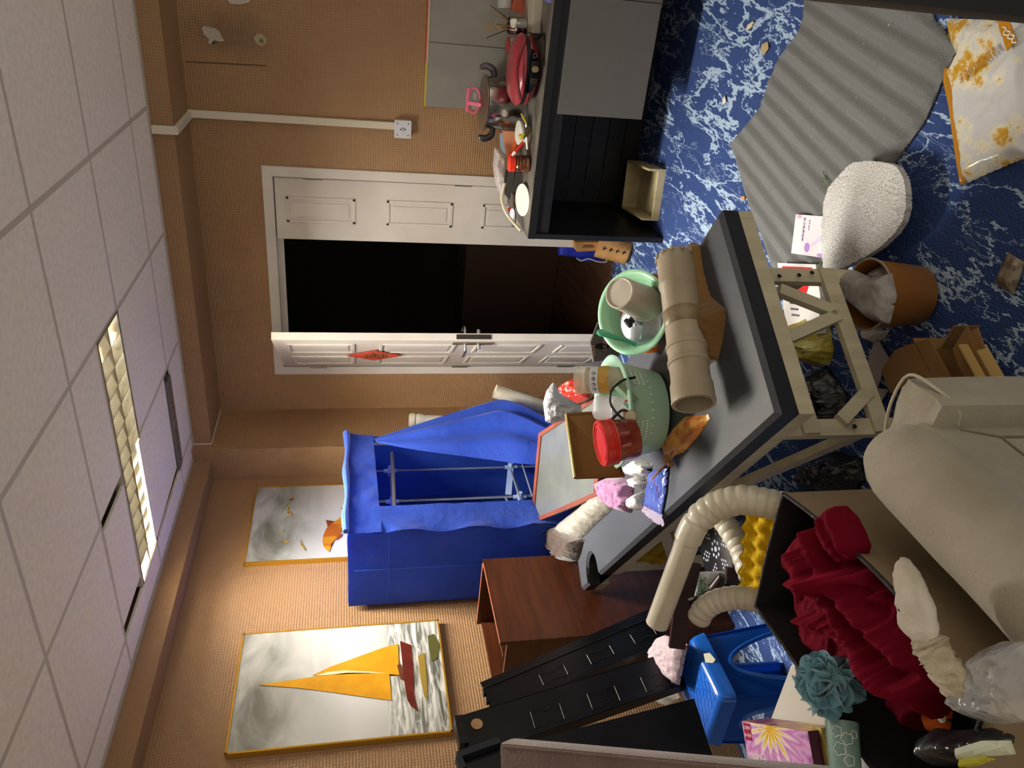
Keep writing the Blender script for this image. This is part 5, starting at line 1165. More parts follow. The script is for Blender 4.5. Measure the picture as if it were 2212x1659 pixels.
# black tissue box
bb = thing('black_carton', 'dark grey tissue carton with pink lettering behind the two baskets', 'tissue box', az(1300, 745, .64))
q = [ad(x, y, 2.85) for x, y in [(1293, 694), (1276, 740), (1283, 781), (1335, 775), (1345, 735), (1330, 702)]]
b = bm0(); prism(b, q, CF*.05); obj('carton_body', b, mat('charcoal_card', '#55534f', .4, col2='#4a4845', nscale=6), bb)
b = bm0(); lathe(b, ad(1301, 748, 2.845), [(0, 0), (.028, 0), (.028, .001)], CF, 24, sx=1, sy=.42, xdir=CD); obj('carton_slot', b, M_dark, bb)
text('YOU', .020, ad(1307, 745, 2.842), -CR, -CD, mat('pink_ink', '#c9909a', .5), bb)
text('YOU', .020, ad(1282, 757, 2.842), -CR, -CD, MATS['pink_ink'], bb)
heapc('red_bag', 'crumpled red plastic bag behind the sandy jar', [(1222, 852), (1232, 825), (1250, 812), (1268, 830), (1272, 860), (1250, 872), (1232, 868)], .72, .06, mat('red_film', '#a82a1c', .35, bump=.6, bscale=40), cat='plastic bag', seed=50, freq=24)
b = crumple(bm0(), [ad(x, y, 2.86) for x, y in [(1195, 824), (1210, 850), (1256, 878), (1258, 900), (1190, 915), (1178, 910), (1173, 870), (1180, 845)]], .03, n=40, freq=22, amp=.8, edge=.03, seed=52)
tagit(obj('silver_bag', b, mat('silver_film', '#b3b3b8', .3, .25, bump=.8, bscale=40, bdist=.01), smooth=True, split=30), 'shiny silver white plastic bag before the leaning off-white pipe', 'plastic bag')

# ================================================================== hoses, stool, foam behind the storage box
M_hose = mat('hose_cream', '#d3cdbb', .3, col2='#c4bda8', nscale=6, coat=.2)
def hose(nm, label, px, dep, rad, ribs, straight=0, group='cream waste hoses behind the storage box'):
    P = smoothpath([ad(x, y, t) for (x, y), t in zip(px, dep)], 26); Ls = [0]
    for a, b_ in zip(P, P[1:]): Ls.append(Ls[-1]+(b_-a).length)
    R = []
    for l in Ls:
        if l < straight: R.append(rad*.86 if l < straight-.10 else (rad*.98 if (straight-.075 < l < straight-.01) else rad*.88))
        else: R.append(rad*(1+.10*abs(math.sin(PI*(l-straight)/ribs))**.6-.04))
    t = thing(nm, label, 'hose', P[len(P)//2], group); b = bm0(); tube(b, P, R, 22); obj('hose_body', b, M_hose, t, smooth=True, split=60)
    k = int(len(P)*.02)+1; return t, P, R
hose('waste_hose', 'long cream waste hose arching from the storage box, with a straight pipe end', [(1419, 1348), (1446, 1275), (1474, 1200), (1500, 1135), (1545, 1095), (1600, 1080), (1650, 1086), (1705, 1098)], [2.22, 2.18, 2.13, 2.09, 2.06, 2.03, 2.01, 2.0], .0385, .0245, straight=.37)
hose('waste_hose', 'short cream waste hose curving over the far side of the blue stool', [(1508, 1338), (1522, 1315), (1550, 1298), (1590, 1291), (1620, 1294), (1655, 1302)], [2.2, 2.18, 2.16, 2.13, 2.11, 2.10], .032, .022)
hose('waste_hose', 'cream waste hose hanging in shadow beneath the long arching one', [(1560, 1120), (1580, 1150), (1600, 1185), (1612, 1220), (1628, 1262)], [2.38, 2.35, 2.32, 2.29, 2.27], .034, .026)
def crate(nm, label, q, nu, nv, h, m_):
    """egg crate foam: q four corners, peaks nu x nv"""
    q = [Vector(p) for p in q]; n_ = (q[1]-q[0]).cross(q[3]-q[0]).normalized(); n_ = n_ if n_.dot(CF) < 0 else -n_
    b = bm0(); U, V_ = nu*12, nv*12; g = []
    for i in range(U+1):
        row = []
        for j in range(V_+1):
            u_, v_ = i/U, j/V_; p = q[0]*(1-u_)*(1-v_)+q[1]*u_*(1-v_)+q[2]*u_*v_+q[3]*(1-u_)*v_
            s = math.cos(u_*nu*2*PI)*.5+math.cos(v_*nv*2*PI)*.5; row.append(b.verts.new(p+n_*h*(s*abs(s)**.2)+CF*.002*fbm(u_*7, v_*7, 1)))
        g.append(row)
    fs = [b.faces.new((g[i][j], g[i+1][j], g[i+1][j+1], g[i][j+1])) for i in range(U) for j in range(V_)]
    bmesh.ops.solidify(b, geom=fs, thickness=.003); return tagit(obj(nm, b, m_, smooth=True, split=70), label, 'egg tray')
M_yel = mat('yellow_pulp', '#f4d01c', .75, bump=.3, bscale=120)
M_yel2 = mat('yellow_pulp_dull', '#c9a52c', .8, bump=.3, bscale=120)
crate('egg_tray', 'bright yellow egg tray standing between the storage box and the hoses', [ad(1612, 1104, 2.16), ad(1600, 1268, 2.16), ad(1672, 1285, 2.06), ad(1690, 1112, 2.06)], 5, 2, .017, M_yel)
crate('egg_tray', 'dull yellow egg tray wedged under the head end of the massage table', [ay(1356, 1212, 2.06), ay(1452, 1152, 2.06), ay(1468, 1185, 2.10), ay(1425, 1222, 2.10)], 4, 2, .012, M_yel2)
ps = thing('perforated_stool', 'round black plastic stool with a star of small holes in its seat', 'stool', (az(1546, 1186, .42).x, az(1546, 1186, .42).y, 0))
sc_ = az(1546, 1186, .42)
b = bm0(); lathe(b, sc_, [(0, 0), (.118, 0), (.126, -.004), (.130, -.014), (.130, -.030), (.120, -.030)], (0, 0, 1), 48); pst = obj('seat', b, mat('black_seat', '#17181c', .3, coat=.2), ps, smooth=True, split=50)
M_lh = mat('seat_hole', '#aab0c4', .4); hs = []
for s in range(6):
    a0 = s*PI/3
    for (r_, da) in ((.052, 0), (.064, -.12), (.064, .12), (.077, -.2), (.077, 0), (.077, .2), (.090, -.12), (.090, .12), (.102, 0)): hs.append((r_, a0+da, .0045))
for s in range(8): hs.append((.026, s*PI/4, .0062))
hs.append((0, 0, .010)); proto_h = None
for r_, a, rr in hs:
    p = sc_+Vector((r_*math.cos(a), r_*math.sin(a), .0008)); b = bm0(); lathe(b, p, [(0, .0004), (rr, 0), (rr, -.001)], (0, 0, 1), 8); obj('seat_hole', b, M_lh, pst)
for k in range(4):
    a = k*PI/2+.6; b = bm0(); bar(b, sc_+Vector((.10*math.cos(a), .10*math.sin(a), -.02)), Vector((sc_.x+.145*math.cos(a), sc_.y+.145*math.sin(a), .002)), .03, .02, bev=.003); obj('leg', b, mat('maroon_plastic', '#2a1519', .35), ps)
sf2 = thing('maroon_step', 'dark maroon plastic frame with a tapered foot lying before the round black stool', 'plastic frame', az(1560, 1280, .25))
M_mar = MATS['maroon_plastic']
for (x0_, y0_, x1_, y1_, w_) in ((1497, 1215, 1470, 1330, .05), (1470, 1330, 1462, 1400, .05), (1488, 1308, 1585, 1262, .03), (1583, 1225, 1580, 1268, .04)):
    b = bm0(); bar(b, ad(x0_, y0_, 2.36), ad(x1_, y1_, 2.36), w_, .02, CF, bev=.002); obj('frame_bar', b, M_black if w_ == .03 else M_mar, sf2)
b = bm0(); p0_, p1_ = ad(1545, 1272, 2.30), ad(1560, 1244, 2.28); lathe(b, p0_, [(0, 0), (.023, 0), (.021, .005), (.012, (p1_-p0_).length), (0, (p1_-p0_).length+.004)], p1_-p0_, 18); obj('tapered_foot', b, M_mar, sf2, smooth=True)
b = bm0(); bar(b, ad(1487, 1296, 2.33), ad(1498, 1292, 2.33), .006, .004); obj('metal_clip', b, M_chrome, sf2)
wbg = obj('white_bag', crumple(bm0(), [ad(x, y, 2.42) for x, y in [(1498, 1236), (1572, 1234), (1574, 1262), (1540, 1280), (1492, 1292)]], .02, n=36, freq=22, amp=.7, edge=.02, seed=60, stretch=(1, .4)), mat('white_film', '#c5c8c6', .3, bump=.5, bscale=50), smooth=True, split=40)
tagit(wbg, 'white plastic bag with green printed letters seen through the maroon frame', 'plastic bag')
text('大米', .030, ad(1518, 1266, 2.385), -CR, -CD, mat('green_ink', '#3f8a4c', .5), wbg)
heapc('pink_cloth', 'pale pink cloth squeezed between the blue stool and the black rails', [(1420, 1378), (1436, 1372), (1484, 1392), (1474, 1440), (1466, 1480), (1440, 1462), (1412, 1430), (1408, 1402)], .50, .03, mat('pale_pink', '#bba8ae', .85, bump=.3, bscale=60), seed=62)
heapc('white_rag', 'off-white rag on the floor behind the blue stool', [(1405, 1490), (1460, 1488), (1468, 1508), (1440, 1524), (1418, 1518)], .42, .02, mat('rag_white', '#8f8a84', .9), seed=63, n=20)
# ================================================================== floor: mats, packets, rubbish
a0_, a1_ = az(1711, 83, 0), az(1980, 293, 0); rd = (a1_-a0_).normalized(); rn = Vector((-rd.y, rd.x, 0))
M_mat = mat('grey_felt', '#747675', .9, col2='#626463', nscale=220, nmin=.3, nmax=.7, detail=2, bump=.5, bscale=300, bdist=.002)
mo = [az(x, y, .004) for x, y in [(1738, -40), (1740, 30), (1728, 70), (1688, 122), (1668, 165), (1645, 232), (1578, 312), (1592, 345), (1606, 400), (1622, 450), (1650, 520), (1692, 640), (1800, 640), (1860, 520), (1900, 430), (1930, 358), (1960, 318), (2000, 262), (2040, 170), (2070, 106), (2050, 75), (2020, 45), (2000, -20)]]
def mh(x, y, d):
    w = (Vector((x, y, 0))).dot(rn)+.012*math.sin(x*3+y*2)
    return .0085*(1+math.sin(w*2*PI/.073))*min(1, d/.02)+.003*fbm(x*2, y*2)
b = sheet(bm0(), mo, mh, 200, .005); tagit(obj('ribbed_mat', b, M_mat, smooth=True, split=60), 'large grey ribbed foam mat with torn edges spread on the blue carpet', 'mat')
def glitter():
    M = mat('silver_glitter', '#9c9c98', .45, .35); nt = M.node_tree; N = nt.nodes; L = nt.links; b_ = N['Principled BSDF']
    co = N.new('ShaderNodeTexCoord'); v = N.new('ShaderNodeTexNoise'); v.inputs['Scale'].default_value = 260; v.inputs['Detail'].default_value = 6; v.inputs['Roughness'].default_value = .8; L.new(co.outputs['Object'], v.inputs['Vector'])
    r = N.new('ShaderNodeValToRGB'); r.color_ramp.elements[0].position = .40; r.color_ramp.elements[1].position = .58; r.color_ramp.elements[0].color = srgb('#767674'); r.color_ramp.elements[1].color = srgb('#f0f0ec')
    L.new(v.outputs['Fac'], r.inputs[0]); L.new(r.outputs[0], b_.inputs['Base Color'])
    bp = N.new('ShaderNodeBump'); bp.inputs['Strength'].default_value = .6; bp.inputs['Distance'].default_value = .002; L.new(v.outputs['Fac'], bp.inputs['Height']); L.new(bp.outputs['Normal'], b_.inputs['Normal']); return M
fz = .075
b = sheet(bm0(), [az(x, y, fz) for x, y in [(1853, 352), (1880, 348), (1905, 349), (1935, 354), (1952, 362), (1965, 385), (1971, 420), (1970, 450), (1962, 478), (1945, 505), (1918, 532), (1880, 556), (1845, 573), (1815, 585), (1790, 592), (1787, 540), (1787, 480), (1790, 440), (1802, 405), (1825, 378), (1840, 362)]], lambda x, y, d: .003*fbm(x*6, y*6), 70, .02)
tagit(obj('silver_pad', b, glitter(), smooth=True, split=40), 'sparkling silver grey foam pad lying over the edge of the ribbed mat', 'pad')
b = bm0(); add_box(b, az(1880, 470, .03)+Vector((.05, .06, 0)), (.20, .14, .046), Matrix.Rotation(.4, 3, 'Z'), bev=.01); tagit(obj('pad_block', b, mat('dark_foam', '#26262a', .9)), 'dark foam block holding up the silver foam pad', 'foam block')
# printed card
cq = [az(x, y, .03) for x, y in [(1719, 463), (1790, 468), (1784, 558), (1709, 547)]]
cdr = thing('printed_card', 'white card with purple petals lying on the ribbed mat against the silver pad', 'card', az(1750, 510, .02)); b = bm0(); prism(b, cq, (0, 0, -.002)); csh = obj('card_sheet', b, mat('card_white', '#e2dde2', .35), cdr)
def cardpt(u, v): return (cq[0]*(1-u)*(1-v)+cq[1]*u*(1-v)+cq[2]*u*v+cq[3]*(1-u)*v)+Vector((0, 0, .0006))
def blob(u, v, su_, sv_, rot, m_, nm='petal'):
    P = [cardpt(min(1, max(0, u+su_*math.cos(t)*math.cos(rot)-sv_*math.sin(t)*math.sin(rot))), min(1, max(0, v+su_*math.cos(t)*math.sin(rot)+sv_*math.sin(t)*math.cos(rot)))) for t in [2*PI*k/20 for k in range(20)]]
    bb_ = bm0(); prism(bb_, P, (0, 0, -.0004)); obj(nm, bb_, m_, csh)
M_p1, M_p2, M_p3 = mat('petal_purple', '#b487cf', .4), mat('petal_pink', '#e09cc4', .4), mat('ribbon_lilac', '#d3c9e6', .4)
blob(.45, .80, .075, .12, 0, M_p1); blob(.84, .95, .09, .05, 0, M_p1); blob(.13, .05, .07, .05, 0, M_p2); blob(.90, .22, .09, .12, 0, M_p2)
b = bm0(); P = smoothpath([cardpt(.90, .30), cardpt(.88, .45), cardpt(.74, .60), cardpt(.55, .76)], 5); A_ = [(p, .005+.006*math.sin(PI*i/(len(P)-1))) for i, p in enumerate(P)]
for (p, w), (q, w2) in zip(A_, A_[1:]): b.faces.new([b.verts.new(p+Vector((w, 0, 0))), b.verts.new(q+Vector((w2, 0, 0))), b.verts.new(q-Vector((w2, 0, 0))), b.verts.new(p-Vector((w, 0, 0)))])
bmesh.ops.remove_doubles(b, verts=b.verts, dist=1e-5); obj('ribbon', b, M_p3, csh)
cx_, cy_ = (cq[3]-cq[0]), (cq[0]-cq[1])
M_pt = mat('purple_ink', '#8a5a9c', .5)
text('体验商品礼包', .0145, cardpt(.30, .36)+Vector((0, 0, .0004)), -cx_, -cy_, M_pt, cdr, ext=.0003); text('·欢·迎·体·验·', .0075, cardpt(.46, .24)+Vector((0, 0, .0004)), -cx_, -cy_, M_pt, cdr, ext=.0003)
text('凭此卡到店使用', .0065, cardpt(.93, .62)+Vector((0, 0, .0004)), -cx_, -cy_, mat('orange_ink', '#d9873c', .5), cdr, ext=.0003)
# red and white box
rw = thing('red_white_box', 'white paper carton with a red band lying under the massage table end', 'carton', az(1730, 630, .0))
b = bm0(); prism(b, [az(x, y, .05) for x, y in [(1679, 568), (1762, 571), (1772, 640), (1768, 720), (1700, 730), (1690, 640)]], (0, 0, -.03)); obj('carton_body', b, mat('white_card', '#d9d6d4', .5), rw)
b = bm0(); prism(b, [az(x, y, .0505) for x, y in [(1690, 575), (1754, 578), (1752, 600), (1740, 640), (1692, 636)]], (0, 0, .001)); obj('red_band', b, mat('signal_red', '#cc1f22', .4), rw)
q_ = az(1722, 584, .0518)
text('温馨提示', .014, q_, az(1745, 584, .05)-az(1695, 583, .05), az(1720, 570, .05)-az(1720, 600, .05), M_wp, rw)
for k in range(3):
    text('请勿乱扔杂物', .0085, az(1714+k*2, 655+k*13, .0512), az(1745, 584, .05)-az(1695, 583, .05), az(1720, 570, .05)-az(1720, 600, .05), mat('grey_ink', '#6f6f74', .5), rw)
b = bm0(); prism(b, [az(x, y, .03) for x, y in [(1795, 578), (1822, 612), (1822, 640), (1816, 690), (1806, 680), (1800, 620)]], (0, 0, -.02)); tagit(obj('white_carton', b, MATS['white_card']), 'small white carton end by the waste bin under the massage table', 'carton')
M_yb = mat('yellow_film', '#b9a62e', .3, alpha=.9, bump=.7, bscale=50, spec=.7, col2='#d8cf7c', nscale=16)
heapc('yellow_bag', 'yellow translucent plastic bag under the massage table', [(1738, 705), (1765, 680), (1790, 705), (1800, 760), (1790, 790), (1762, 792), (1745, 765)], .004, .13, M_yb, cat='plastic bag', seed=70, edge=.05)
M_bb = mat('black_bag_film', '#141416', .3, bump=.7, bscale=40, bdist=.01, spec=.7)
heapc('black_bag_heap', 'black rubbish bag sagging under the middle of the massage table', [(1752, 800), (1790, 795), (1830, 850), (1835, 920), (1800, 940), (1765, 900)], .004, .10, M_bb, cat='plastic bag', seed=71, edge=.06)
heapc('black_bag_heap', 'black rubbish bag with shiny creases between table leg and storage box', [(1760, 985), (1810, 975), (1862, 990), (1868, 1040), (1840, 1075), (1780, 1078), (1735, 1040)], .004, .10, M_bb, cat='plastic bag', seed=72, edge=.06)
# waste bin
bn = thing('waste_bin', 'amber plastic waste bin with a grey liner beside the massage table leg', 'waste bin', (1.80, .765, .004))
bo = Vector((1.797, .763, .004)); M_amb = mat('amber_plastic', '#8a5a26', .4, sss=.05)
b = bm0(); lathe(b, bo, [(0, 0), (.080, 0), (.086, .006), (.100, .16), (.103, .162), (.103, .168), (.098, .168), (.095, .158), (.082, .01), (0, .006)], (0, 0, 1), 48); obj('bin_body', b, M_amb, bn, smooth=True, split=50)
b = bm0(); tube(b, [bo+Vector((.102*math.cos(t), .102*math.sin(t), .166)) for t in [2*PI*k/48 for k in range(49)]], .003, 6); obj('bin_rim', b, mat('grey_rim', '#8a8578', .4), bn)
M_lin2 = mat('grey_liner', '#8b8783', .35, alpha=.93, bump=.7, bscale=30, bdist=.01, spec=.6, col2='#a19d98', nscale=7)
b = crumple(bm0(), [bo+Vector((.094*math.cos(t), .094*math.sin(t), .10)) for t in [2*PI*k/20 for k in range(20)]], .055, n=40, freq=14, amp=.7, edge=.04, seed=73, up=(0, 0, 1)); obj('bin_liner', b, M_lin2, bn, smooth=True, split=50)
b = crumple(bm0(), [az(x, y, .172) for x, y in [(1826, 592), (1842, 582), (1880, 600), (1925, 590), (1935, 640), (1920, 700), (1880, 690), (1845, 660), (1824, 640), (1818, 615)]], .04, n=40, freq=14, amp=.6, edge=.03, seed=75, up=(0, 0, 1)); obj('liner_overhang', b, M_lin2, bn, smooth=True, split=50)
heapc('tissue', 'crumpled white paper tissue by the foot of the waste bin', [(1866, 716), (1880, 705), (1900, 716), (1922, 712), (1910, 728), (1893, 742), (1875, 736)], .006, .03, mat('tissue_white', '#bdb8b2', .9), cat='tissue', seed=76, n=22, edge=.015, freq=30)
b = sheet(bm0(), [az(x, y, .01) for x, y in [(1893, 735), (1903, 737), (1925, 775), (1912, 800), (1900, 838), (1922, 842), (1898, 882), (1863, 832), (1880, 780)]], lambda x, y, d: .004+.006*fbm(x*14, y*14, 3), 30, .004); tagit(obj('paper_bag', b, mat('paper_grey', '#a39b98', .7, bump=.3, bscale=30), smooth=True), 'flattened greyish white paper bag on the carpet beyond the sofa arm', 'paper bag')
# cardboard
M_cb = mat('cardboard', '#7d5c34', .85, col2='#8a673c', nscale=5, bump=.15, bscale=80); M_cbe = mat('cardboard_edge', '#b8985c', .85)
cbx = thing('cardboard_box', 'torn open brown cardboard box on the carpet behind the sofa', 'cardboard box', az(2020, 790, .0))
for nm, pts, z_, dz in (('flap', [(1933, 756), (1960, 745), (2006, 731), (2018, 752), (2064, 836), (1973, 822), (1923, 850), (1904, 800)], .10, .004), ('flap', [(2020, 753), (2058, 753), (2095, 835), (2060, 850), (2044, 808)], .05, .004),
                        ('flap', [(2058, 753), (2089, 704), (2100, 745), (2152, 838), (2099, 842), (2070, 790)], .085, .004), ('flap', [(2096, 714), (2111, 708), (2126, 752), (2107, 757), (2099, 738)], .12, .004)):
    b = bm0(); prism(b, [az(x, y, z_) for x, y in pts], (0, 0, -dz)); obj(nm, b, M_cb, cbx)
b = bm0(); bar(b, az(2100, 745, .07), az(2152, 838, .07), .006, .08); obj('cut_edge', b, M_cbe, cbx)
b = bm0(); bar(b, az(2005, 731, .05)+Vector((0, 0, .0)), az(2062, 838, .05), .004, .10); obj('box_wall', b, M_cb, cbx)
b = bm0(); bar(b, az(2089, 704, .04), az(2058, 753, .04), .004, .08); obj('box_wall', b, M_cb, cbx)
# sachet and big food packet
sc2 = obj('sachet', sheet(bm0(), [az(x, y, .004) for x, y in [(2180, 545), (2196, 556), (2214, 566), (2204, 600), (2192, 636), (2170, 625), (2150, 611), (2162, 580)]], lambda x, y, d: .010*min(1, d/.015)*(.6+.4*ridge(x*40, y*40)), 30, .003), mat('sachet_foil', '#8a8070', .25, col2='#5f5142', nscale=30, bump=.5, bscale=60, spec=.8), smooth=True)
tagit(sc2, 'small clear sachet of brown seasoning on the dark carpet at the right', 'sachet')
fp = thing('food_packet', 'large glossy white and orange food packet on the carpet at top right', 'packet', az(2130, 220, 0))
fo = [az(x, y, .006) for x, y in [(2046, 40), (2120, 42), (2230, 50), (2235, 335), (2190, 352), (2130, 378), (2087, 398), (2080, 380), (2072, 330), (2058, 240), (2045, 160), (2068, 118), (2052, 80)]]
def fpm():
    M = mat('packet_print', '#cfd0d0', .2, spec=.7); nt = M.node_tree; N = nt.nodes; L = nt.links; b_ = N['Principled BSDF']
    co = N.new('ShaderNodeTexCoord'); n = N.new('ShaderNodeTexNoise'); n.inputs['Scale'].default_value = 7; n.inputs['Detail'].default_value = 8; n.inputs['Roughness'].default_value = .7; L.new(co.outputs['Object'], n.inputs['Vector'])
    r = N.new('ShaderNodeValToRGB'); e = r.color_ramp.elements
    st_ = [(.50, '#c9cacb'), (.56, '#ddd9c0'), (.60, '#c99c34'), (.70, '#a87a22')]
    while len(e) < 4: e.new(.5)
    for k, (p, c) in enumerate(st_): e[k].position = p; e[k].color = srgb(c)
    L.new(n.outputs['Fac'], r.inputs[0]); L.new(r.outputs[0], b_.inputs['Base Color'])
    n2 = N.new('ShaderNodeTexNoise'); n2.inputs['Scale'].default_value = 14; L.new(co.outputs['Object'], n2.inputs['Vector']); bp = N.new('ShaderNodeBump'); bp.inputs['Strength'].default_value = .5; bp.inputs['Distance'].default_value = .01
    L.new(n2.outputs['Fac'], bp.inputs['Height']); L.new(bp.outputs['Normal'], b_.inputs['Normal']); return M
def fh(x, y, d): return .018*min(1, d/.03)+.010*min(1, d/.02)*ridge(x*11, y*11, 5)
obj('packet_body', sheet(bm0(), fo, fh, 90, .003), fpm(), fp, smooth=True, split=50)
M_ogp = mat('orange_film', '#b8801f', .25, spec=.7, bump=.4, bscale=30)
obj('orange_hem', sheet(bm0(), [az(x, y, .012) for x, y in [(2044, 146), (2056, 150), (2070, 240), (2084, 330), (2092, 380), (2086, 399), (2078, 396), (2066, 320), (2054, 230), (2043, 180)]], lambda x, y, d: .004+.008*math.sin(min(1, d/.012)*PI/2), 60, .004), M_ogp, fp, smooth=True)
ob = [az(x, y, .040) for x, y in [(2156, 44), (2184, 47), (2200, 88), (2178, 110), (2168, 80)]]
obj('orange_patch', sheet(bm0(), ob, lambda x, y, d: .002, 24, .003), M_ogp, fp)
text('精品风味', .030, az(2110, 143, .046), az(2085, 168, .04)-az(2148, 115, .04), az(2095, 130, .04)-az(2115, 155, .04), mat('ochre_ink', '#b9832c', .4), fp, 'printed_characters')
for k in range(3):
    b = bm0(); tube(b, smoothpath([az(2166+k*9, 58+k*8, .046), az(2173+k*9, 62+k*8, .047), az(2168+k*9, 74+k*8, .047), az(2178+k*9, 76+k*8, .046)], 4), .0016, 5); obj('white_stroke', b, M_wp, fp)
# sprig, crumbs
sg = thing('green_sprig', 'small withered green sprig on the ribbed mat beside the silver pad', 'sprig', az(1790, 395, .02))
M_lf = mat('leaf_green', '#5d6b45', .7)
for px in ([(1800, 412), (1790, 395), (1782, 382), (1778, 370)], [(1788, 392), (1776, 384)], [(1790, 395), (1780, 396), (1774, 390)], [(1786, 388), (1784, 378)], [(1796, 404), (1786, 402)]):
    b = bm0(); tube(b, [az(x, y, .022+.004*i) for i, (x, y) in enumerate(px)], .0022, 5); obj('stem', b, M_lf, sg)
b = bm0(); tube(b, [az(1764, 582, .05), az(1772, 570, .055), az(1782, 556, .05)], .003, 5); tagit(obj('leaf_stalk', b, M_lf), 'short green leaf stalk between the printed card and the red banded carton', 'stalk')
M_cr = mat('crumb', '#cdbfa4', .8); rc_ = random.Random(9); b = bm0()
for k in range(60):
    x, y = rc_.uniform(1460, 1960), rc_.uniform(40, 560); p = az(x, y, .001)
    if inside(p.x, p.y, [(q.x, q.y) for q in mo]): p.z = .018
    else: p.z = .002
    add_box(b, p, (rc_.uniform(.001, .004), rc_.uniform(.002, .006), .002), Matrix.Rotation(rc_.uniform(0, 3), 3, 'Z'))
tagit(obj('crumbs', b, M_cr, kind='stuff'), 'pale crumbs and straw bits scattered over mat and carpet', 'crumbs')
for lb, px, c in (('torn pale paper scrap on the carpet near the top edge', [(1617, 54), (1628, 46), (1631, 50), (1622, 62), (1612, 66)], '#cdbf9c'), ('folded tan paper scrap near the torn mat edge', [(1648, 95), (1660, 90), (1663, 104), (1652, 118), (1645, 108)], '#a8946a'), ('tan scrap of card at the counter end of the massage table', [(1603, 424), (1611, 424), (1610, 432), (1602, 432)], '#c08a58'), ('white paper scrap on the carpet between counter and mat', [(1562, 214), (1568, 206), (1570, 222), (1564, 226)], '#d2cec4')):
    b = sheet(bm0(), [az(x, y, .003) for x, y in px], lambda x, y, d: .003*fbm(x*60, y*60)+.003, 10, .002); tagit(obj('paper_scrap', b, mat('scrap'+c, c, .8)), lb, 'paper scrap')
# things in the doorway
M_kr = mat('kraft', '#b08552', .8, col2='#9a7040', nscale=8, bump=.2, bscale=40)
kp = thing('kraft_bag', 'kraft paper bag with black printed strokes behind the counter end', 'paper bag', (4.15, 1.50, 0))
p0_, p1_ = ax(1362, 546, 4.12), ax(1283, 520, 4.20); a_ = (p1_-p0_).normalized(); b = bm0(); lathe(b, p0_, [(0, 0), (.060, 0), (.075, .012), (.090, .20), (0, .20)], a_, 28); obj('bag_body', b, M_kr, kp, smooth=True)
for k in range(4):
    c_ = ax(1306+k*14, 537+k*3, 4.03); b = bm0(); bar(b, c_-Vector((0, .012, .006)), c_+Vector((0, .010, .008)), .004, .007, (1, 0, 0)); bar(b, c_-Vector((0, .004, -.010)), c_+Vector((0, .002, -.014)), .004, .007, (1, 0, 0)); obj('ink_stroke', b, M_black, kp)
kp2 = thing('kraft_carton', 'small kraft carton with scribbled writing behind the counter, above the kraft bag', 'carton', (4.2, 1.53, .3))
b = bm0(); prism(b, [ax(x, y, 4.22) for x, y in [(1242, 523), (1300, 524), (1300, 541), (1248, 544), (1243, 540)]], (.07, 0, 0)); obj('carton_body', b, M_kr, kp2)
b = bm0(); P = []; 
for k in range(22): P.append(ax(1258+k*1.1, 532+4*math.sin(k*1.35), 4.215))
tube(b, P, .0016, 4); obj('scribble', b, mat('brown_ink', '#4a3014', .6), kp2)
b = crumple(bm0(), [ax(x, y, 4.36) for x, y in [(1206, 520), (1206, 552), (1245, 556), (1262, 566), (1300, 562), (1312, 555), (1312, 520)]], .03, n=30, freq=12, amp=.6, edge=.02, seed=81); bz = tagit(obj('blue_bag', b, mat('royal_blue_film', '#1d2a94', .4, bump=.5, bscale=30), smooth=True), 'royal blue bag with a pale drawstring in the doorway beside the shut leaf', 'bag')
b = bm0(); tube(b, smoothpath([ax(x, y, 4.31) for x, y in [(1246, 558), (1256, 563), (1272, 559), (1290, 565), (1308, 566), (1311, 560)]], 4), .004, 6); obj('drawstring', b, mat('string_white', '#b9bccc', .6), bz)
for nm, lb, px, X_, c in (('grey_sack', 'dim grey sack standing in the unlit room beyond the doors', [(1118, 588), (1148, 578), (1172, 592), (1172, 608), (1150, 614), (1128, 606)], 5.9, '#7d7f80'), ('grey_jacket', 'dim pale garment slumped in the unlit room, above the grey sack', [(1118, 566), (1150, 556), (1178, 558), (1180, 570), (1160, 578), (1122, 582)], 6.0, '#8b8d90')):
    b = crumple(bm0(), [ax(x, y, X_) for x, y in px], .08, n=20, freq=6, amp=.5, edge=.05, seed=85); tagit(obj(nm, b, mat(nm+'_c', c, .8), smooth=True), lb, 'bag' if nm == 'grey_sack' else 'garment')
b = bm0(); abx(b, 5.6, 6.1, 1.9, 2.9, 0, .75); tagit(obj('dim_table', b, mat('dim_brown', '#4d3526', .6)), 'brown chest barely visible in the unlit room beyond the doors', 'chest')

# ================================================================== on the counter
CT = .7390
pot = thing('stockpot', 'stainless steel stockpot with black handles on the counter', 'pot', (4.07, .71, CT))
pc = Vector((4.105, .708, CT)); M_ss = mat('stainless', '#b5b3ae', .17, 1)
b = bm0(); lathe(b, pc, [(0, 0), (.125, 0), (.130, .006), (.130, .198), (.136, .203), (.134, .206), (0, .206)], (0, 0, 1), 56); obj('pot_body', b, M_ss, pot, smooth=True, split=40)
b = bm0(); lathe(b, pc, [(.138, .204), (.138, .209), (.125, .216), (.06, .222), (0, .223)], (0, 0, 1), 56); obj('pot_lid', b, mat('lid_dull', '#8f8474', .35, .8), pot, smooth=True, split=50)
vd = Vector((-.30, 1, 0)).normalized()
for s in (1, -1):
    b = bm0(); o_ = pc+vd*s*.128; P = smoothpath([o_+Vector((0, 0, .155)), o_+vd*s*.035+Vector((0, 0, .165)), o_+vd*s*.050+Vector((0, 0, .20)), o_+vd*s*.040+Vector((0, 0, .232))], 4); tube(b, P, [.014, .015, .016, .017, .018, .018, .018, .018, .018, .017, .016, .014, .010], 10); obj('handle', b, mat('handle_black', '#221f24', .3, coat=.3) if s > 0 else mat('handle_grey', '#4d4750', .3, coat=.3), pot, smooth=True)
